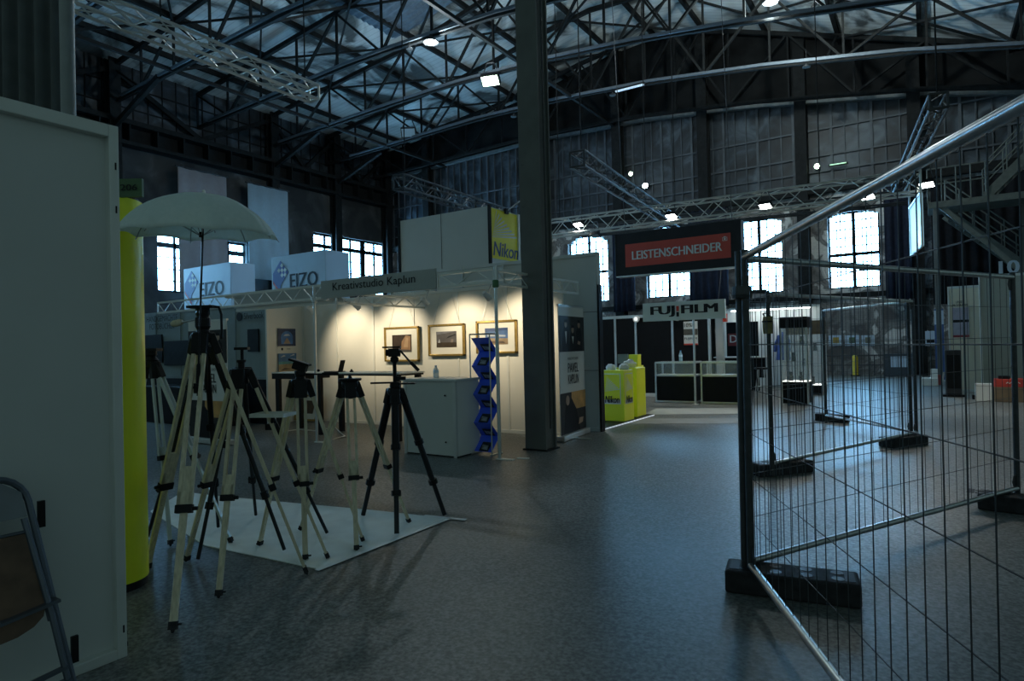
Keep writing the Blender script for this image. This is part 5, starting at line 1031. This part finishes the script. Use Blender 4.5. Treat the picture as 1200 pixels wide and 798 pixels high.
# ================================================================== TRIPODS
wood = MATS['ash_wood']; silver = mat('silver_leg', (.55, .60, .60), .4, .3, .08)
def tripod(ax, ay, feet, label, style, dtop=None, split=.56, legw=.06, kr=1.0):
    fs = [FL(x, y) for x, y in feet]; fwd = CM.to_3x3() @ V((0, 0, -1))
    dm = sum(((p - EYE).dot(fwd)) for p in fs) / 3 if dtop is None else dtop
    A = EYE + ray(ax, ay) * dm
    t = thing('tripod', (A.x, A.y, 0), label, 'tripod', 'tripods on the mat')
    lm = {'wood': wood, 'black': black, 'silver': silver}[style]
    b = MB(); b.lathe([(.05, -.05), (.065, -.03), (.068, -.005), (.06, .012), (.03, .014)], A, 24)
    cr = b.build('crown', black, t, smooth=True)
    for f in fs:
        r = V((f.x - A.x, f.y - A.y, 0)); r.normalize(); top = A + r * .055 + V((0, 0, -.03)); d = f - top; L = d.length; d.normalize(); s = V((0, 0, 1)).cross(d).normalized(); nrm = d.cross(s)
        P = lambda u: top + d * (L * u)
        h = MB(); h.box(top + d * .03, (legw * 1.12, .045, .13), Matrix((s, nrm, d)).transposed()); h.build('shoulder', black, t, bevel=.006)
        if style == 'wood' or style == 'silver':
            b = MB(); o = s * legw * .36
            for k in (-1, 1): b.bar(P(.02) + o * k, P(split) + o * k, legw * .27, .024, nrm)
            b.bar(P(split - .045), P(split), legw, .024, nrm); b.bar(P(.47), P(.985), legw * .46, .019, nrm)
            lg = b.build('leg', lm, t, bevel=.002)
            c = MB(); c.bar(P(split - .0), P(split + .028), legw * 1.08, .042, nrm); c.tube(P(split + .014) + s * legw * .5, P(split + .014) + s * (legw * .5 + .03), .012, 8); c.build('clamp', black, lg, bevel=.003)
            b2 = MB()
            for k in range(9): q = P(split + .06 + .04 * k); b2.lathe([(.0022, 0), (.0022, .0012)], q - nrm * .0095, 6, -nrm)
            b2.build('scale_mark', inkm, lg)
            c = MB(); c.bar(P(.965), P(.99), legw * .52, .028, nrm); c.tube(P(.985), P(1.0), .014, 8, .006); c.tube(P(.975) + s * .012, P(.975) + s * (legw * .28 + .018), .006, 6); c.build('foot', rubber, lg)
        else:
            b = MB(); b.tube(P(.02), P(.40), .021 * kr, 10); lg = b.build('leg', black, t, smooth=True)
            MB().tube(P(.38), P(.72), .017 * kr, 10).build('middle_section', mat('dark_tube', (.03, .032, .035), .3, .4, .1), lg, smooth=True); MB().tube(P(.70), P(.98), .013 * kr, 10).build('lower_section', MATS['dark_tube'], lg, smooth=True)
            for u in (.39, .71): c = MB(); c.tube(P(u - .018), P(u + .018), .026 * kr, 10); c.box(P(u) + s * .024, (.02, .03, .05), Matrix((s, nrm, d)).transposed()); c.build('clamp', black, lg)
            MB().lathe([(.014, -.05), (.019, -.02), (.008, 0)], f, 10).build('foot', rubber, lg)
    return t, A, cr
# umbrella tripod
T, A, cr = tripod(238, 392, [(202, 742), (360, 673), (172, 668)], 'tall wooden tripod under the white umbrella, nearest to the yellow column', 'wood', legw=.082, split=.60)
b = MB(); b.lathe([(.04, .01), (.035, .03), (.045, .05), (.045, .1), (.035, .11), (.04, .13), (.035, .15)], A, 18); b.box(A + UP * .17, (.16, .09, .016), Matrix.Rotation(HEAD, 3, 'Z')); b.box(A + UP * .145, (.06, .06, .05)); hd = b.build('tilt_head', black, T, bevel=.002)
hp = A - rt * .14 + UP * .075 - V((0, 0, .0)); b = MB(); b.tube(A + UP * .10, hp, .006, 8); b.build('handle_rod', galv, hd); MB().lathe([(.012, -.035), (.02, -.02), (.021, .02), (.014, .035)], hp - rt * .02, 12, rt + UP * .2).build('handle_grip', wood, hd, smooth=True)
b = MB(); b.path([A + rt * .06 + UP * .172, A + rt * .10 + UP * .168, A + rt * .115 + UP * .12, A + rt * .115 + UP * .02, A + rt * .112 - UP * .03], .008, 8); b.build('bent_arm', black, hd, smooth=True)
UA = A.copy()
# umbrella
cu = UA - fwd * .10; UP_top = EYE + ray(239, 227) * ((cu - EYE).dot(fwd)); rim = EYE + ray(236, 277) * ((cu - EYE).dot(fwd))
RU = (177 / 2 / FOC) * (cu - EYE).dot(fwd) * .985; HU = (UP_top - rim).z
tl = V((0.035, 0, 0))
bt = EYE + ray(232, 452) * ((cu - EYE).dot(fwd) - .04)
axis = (UP_top - bt).normalized(); ux = (rt - axis * rt.dot(axis)).normalized(); uy = axis.cross(ux)
tilt = -.05; R_t = Matrix.Rotation(.03, 3, fwd) @ Matrix.Rotation(.08, 3, rt)
t = thing('photo_umbrella', (bt.x, bt.y, bt.z), 'white photo umbrella mounted on the tall wooden tripod', 'umbrella')
def canopy_pt(u, v):
    a = u * 2 * pi + pi / 8; k = (u * 8) % 1.0; sc = 1 - .085 * (sin(pi * k)) * v ** 1.2; r = RU * sin(v * 1.22) / sin(1.22) * sc
    z = HU * (cos(v * 1.22) - cos(1.22)) / (1 - cos(1.22)) - HU * .10 * sin(pi * k) * (v ** 1.5) * (1 - v) * 2 + HU * .07 * sin(pi * k) * v ** 4
    return rim + R_t @ (V((r * cos(a), r * sin(a), z)))
b = MB(); b.grid(canopy_pt, 64, 14); cp = b.build('canopy', umb, t, smooth=True, solid=.0015)
for i in range(8):
    b = MB(); b.path([canopy_pt(i / 8 + 1e-4, v) - UP * .006 for v in [j / 10 for j in range(0, 11)]] + [canopy_pt(i / 8 + 1e-4, 1) - UP * .012 + R_t @ V((cos(i * pi / 4 + pi / 8), sin(i * pi / 4 + pi / 8), 0)) * .008], .0032, 6); rb = b.build('rib', galv, t, smooth=True)
    b = MB(); b.tube(canopy_pt(i / 8 + 1e-4, .55) - UP * .008, rim + (bt - rim).normalized() * .02 + UP * .02, .0024, 5); b.build('stretcher', galv, rb)
MB().tube(bt - axis * .06, UP_top + axis * .0, .006, 8).build('shaft', black, t, smooth=True); MB().lathe([(.008, 0), (.011, .008), (.009, .02), (.004, .026)], UP_top - axis * .002, 12).build('ferrule', whitem, t, smooth=True)
MB().lathe([(.010, -.13), (.012, -.12), (.012, 0), (.009, .01)], bt + axis * .12, 12, axis).build('handle', black, t, smooth=True); MB().lathe([(.013, -.015), (.013, .015)], rim + UP * .01, 12, axis).build('runner', black, t)
t = thing('umbrella_clamp', bt - UP * .04, 'black clamp holding the umbrella shaft on the tripod leg', 'clamp')
b = MB(); b.box(bt - axis * .015, (.035, .035, .06)); b.tube(bt - rt * .06 - axis * .01, bt + rt * .03 - axis * .01, .008, 8); b.build('jaw', black, t, bevel=.003); MB().lathe([(.02, 0), (.024, .01), (.02, .02)], bt - rt * .065 - axis * .01, 10, rt).build('knob', black, t)
# second wooden tripod
T, A, cr = tripod(283, 434, [(256, 701), (218, 658), (385, 655)], 'wooden tripod just right of the umbrella tripod, with a plain crown', 'wood', legw=.074)
b = MB(); b.lathe([(.022, .012), (.022, .05), (.03, .055), (.03, .07)], A, 14); b.build('column_top', black, T)
# tray fixed to its right leg
tr = EYE + ray(320, 487) * 4.25; Rz = Matrix.Rotation(HEAD - .15, 3, 'Z')
t = thing('tripod_tray', tr, 'small pale tray mounted between the wooden tripods', 'tray')
MB().box(tr, (.235, .17, .008), Rz).build('tray_base', mat('tray_pale', (.55, .58, .48), .4, .1, .05), t)
b = MB()
for (cx, cy, w, d) in ((0, .085, .24, .006), (0, -.085, .24, .006), (.118, 0, .006, .17), (-.118, 0, .006, .17)): b.box(tr + Rz @ V((cx, cy, .008)), (w, d, .024), Rz)
b.build('rim', frame_w, t); lg0 = EYE + ray(318, 497) * 4.27; MB().tube(tr - UP * .004, lg0, .012, 8).build('mount', black, t); MB().box(EYE + ray(317, 500) * 4.29, (.05, .05, .04), Rz).build('clamp', black, t)
# third: with tilted head
T, A, cr = tripod(352, 446, [(358, 657), (304, 640), (426, 635)], 'wooden tripod with a black head tilted up, in front of the white table', 'wood', legw=.076)
b = MB(); b.lathe([(.04, .01), (.032, .03), (.04, .04), (.04, .075)], A, 18); Rh = Matrix.Rotation(HEAD, 3, 'Z') @ Matrix.Rotation(.32, 3, 'Y'); b.box(A + UP * .10, (.10, .07, .05), Rh); hd = b.build('tilt_head', black, T, bevel=.006); MB().box(A + UP * .135, (.15, .085, .016), Rh).build('head_plate', black, hd, bevel=.003)
b = MB(); b.tube(A + UP * .05, A + rt * .30 + UP * .035, .006, 8); b.build('handle_rod', black, hd); MB().lathe([(.01, 0), (.014, .02), (.014, .10), (.01, .12)], A + rt * .16 + UP * .045, 10, rt).build('handle_grip', black, hd, smooth=True)
# fourth: flat top
T, A, cr = tripod(410, 448, [(418, 646), (352, 622), (480, 613)], 'wooden tripod with a flat black top, left of the all-black tripod', 'wood', legw=.074)
MB().lathe([(.085, .012), (.09, .018), (.09, .028), (.085, .032)], A, 24).build('flat_top', black, T, smooth=True); MB().lathe([(.02, .03), (.012, .05), (.012, .06)], A, 10).build('screw', black, T)
# all-black tripod with column and pan head
T, A, cr = tripod(463, 456, [(465, 629), (522, 606), (425, 606)], 'all-black tripod with a tall column and pan head, right of all the others', 'black', kr=1.5, legw=.075)
for k in (): pass
b = MB(); b.tube(A - UP * .35, A + UP * .22, .016, 12); b.lathe([(.03, .0), (.045, .02), (.04, .06)], A, 14); b.box(A + UP * .09 + rt * .045, (.09, .03, .03), Matrix.Rotation(HEAD, 3, 'Z')); col = b.build('centre_column', black, T, smooth=True)
b = MB(); b.box(A + UP * .055 - rt * .10, (.20, .05, .014), Matrix.Rotation(HEAD, 3, 'Z')); b.box(A + UP * .045 + rt * .09, (.16, .06, .014), Matrix.Rotation(HEAD, 3, 'Z')); b.build('accessory_plate', black, col)
b = MB(); H0 = A + UP * .22; b.lathe([(.02, 0), (.035, .015), (.035, .04), (.025, .05)], H0, 14); b.box(H0 + UP * .085, (.09, .07, .07), Matrix.Rotation(HEAD, 3, 'Z')); b.box(H0 + UP * .13 - rt * .02, (.15, .06, .014), Matrix.Rotation(HEAD, 3, 'Z')); b.tube(H0 + UP * .085 - rt * .07, H0 + UP * .085 + rt * .05, .028, 12); hd = b.build('pan_head', black, T, bevel=.003)
b = MB(); b.tube(H0 + UP * .10 + rt * .05, H0 - UP * .02 + rt * .15, .008, 8); b.build('handle_rod', galvd, hd); MB().tube(H0 - UP * .0 + rt * .135, H0 - UP * .07 + rt * .20, .014, 10).build('handle_grip', black, hd)
b = MB(); b.box(A - UP * .09 - fwd * .055, (.05, .012, .0)) ; 
# slim black tripods standing between the wooden ones
T, A, cr = tripod(284, 432, [(385, 628), (231, 660), (300, 606)], 'slim black tripod behind the second wooden one, with a small column', 'black', dtop=4.75)
b = MB(); b.tube(A, A + UP * .14, .012, 10); b.box(A + UP * .15, (.10, .05, .02), Matrix.Rotation(HEAD, 3, 'Z')); b.build('centre_column', black, T)
T, A, cr = tripod(241, 408, [(335, 649), (172, 632), (256, 621)], 'slim black tripod directly behind the umbrella tripod', 'black', dtop=4.6)
b = MB(); b.tube(A - UP * .3, A + UP * .05, .014, 10); b.build('centre_column', black, T)
T, A, cr = tripod(176, 425, [(272, 637), (200, 640), (140, 632)], 'pale silver tripod with black top behind the yellow column', 'silver', dtop=4.95, legw=.06, split=.5)
b = MB(); b.lathe([(.05, .0), (.06, .02), (.04, .05), (.05, .06), (.045, .09)], A, 16); b.box(A + UP * .10, (.15, .10, .02), Matrix.Rotation(HEAD, 3, 'Z')); b.build('head', black, T)
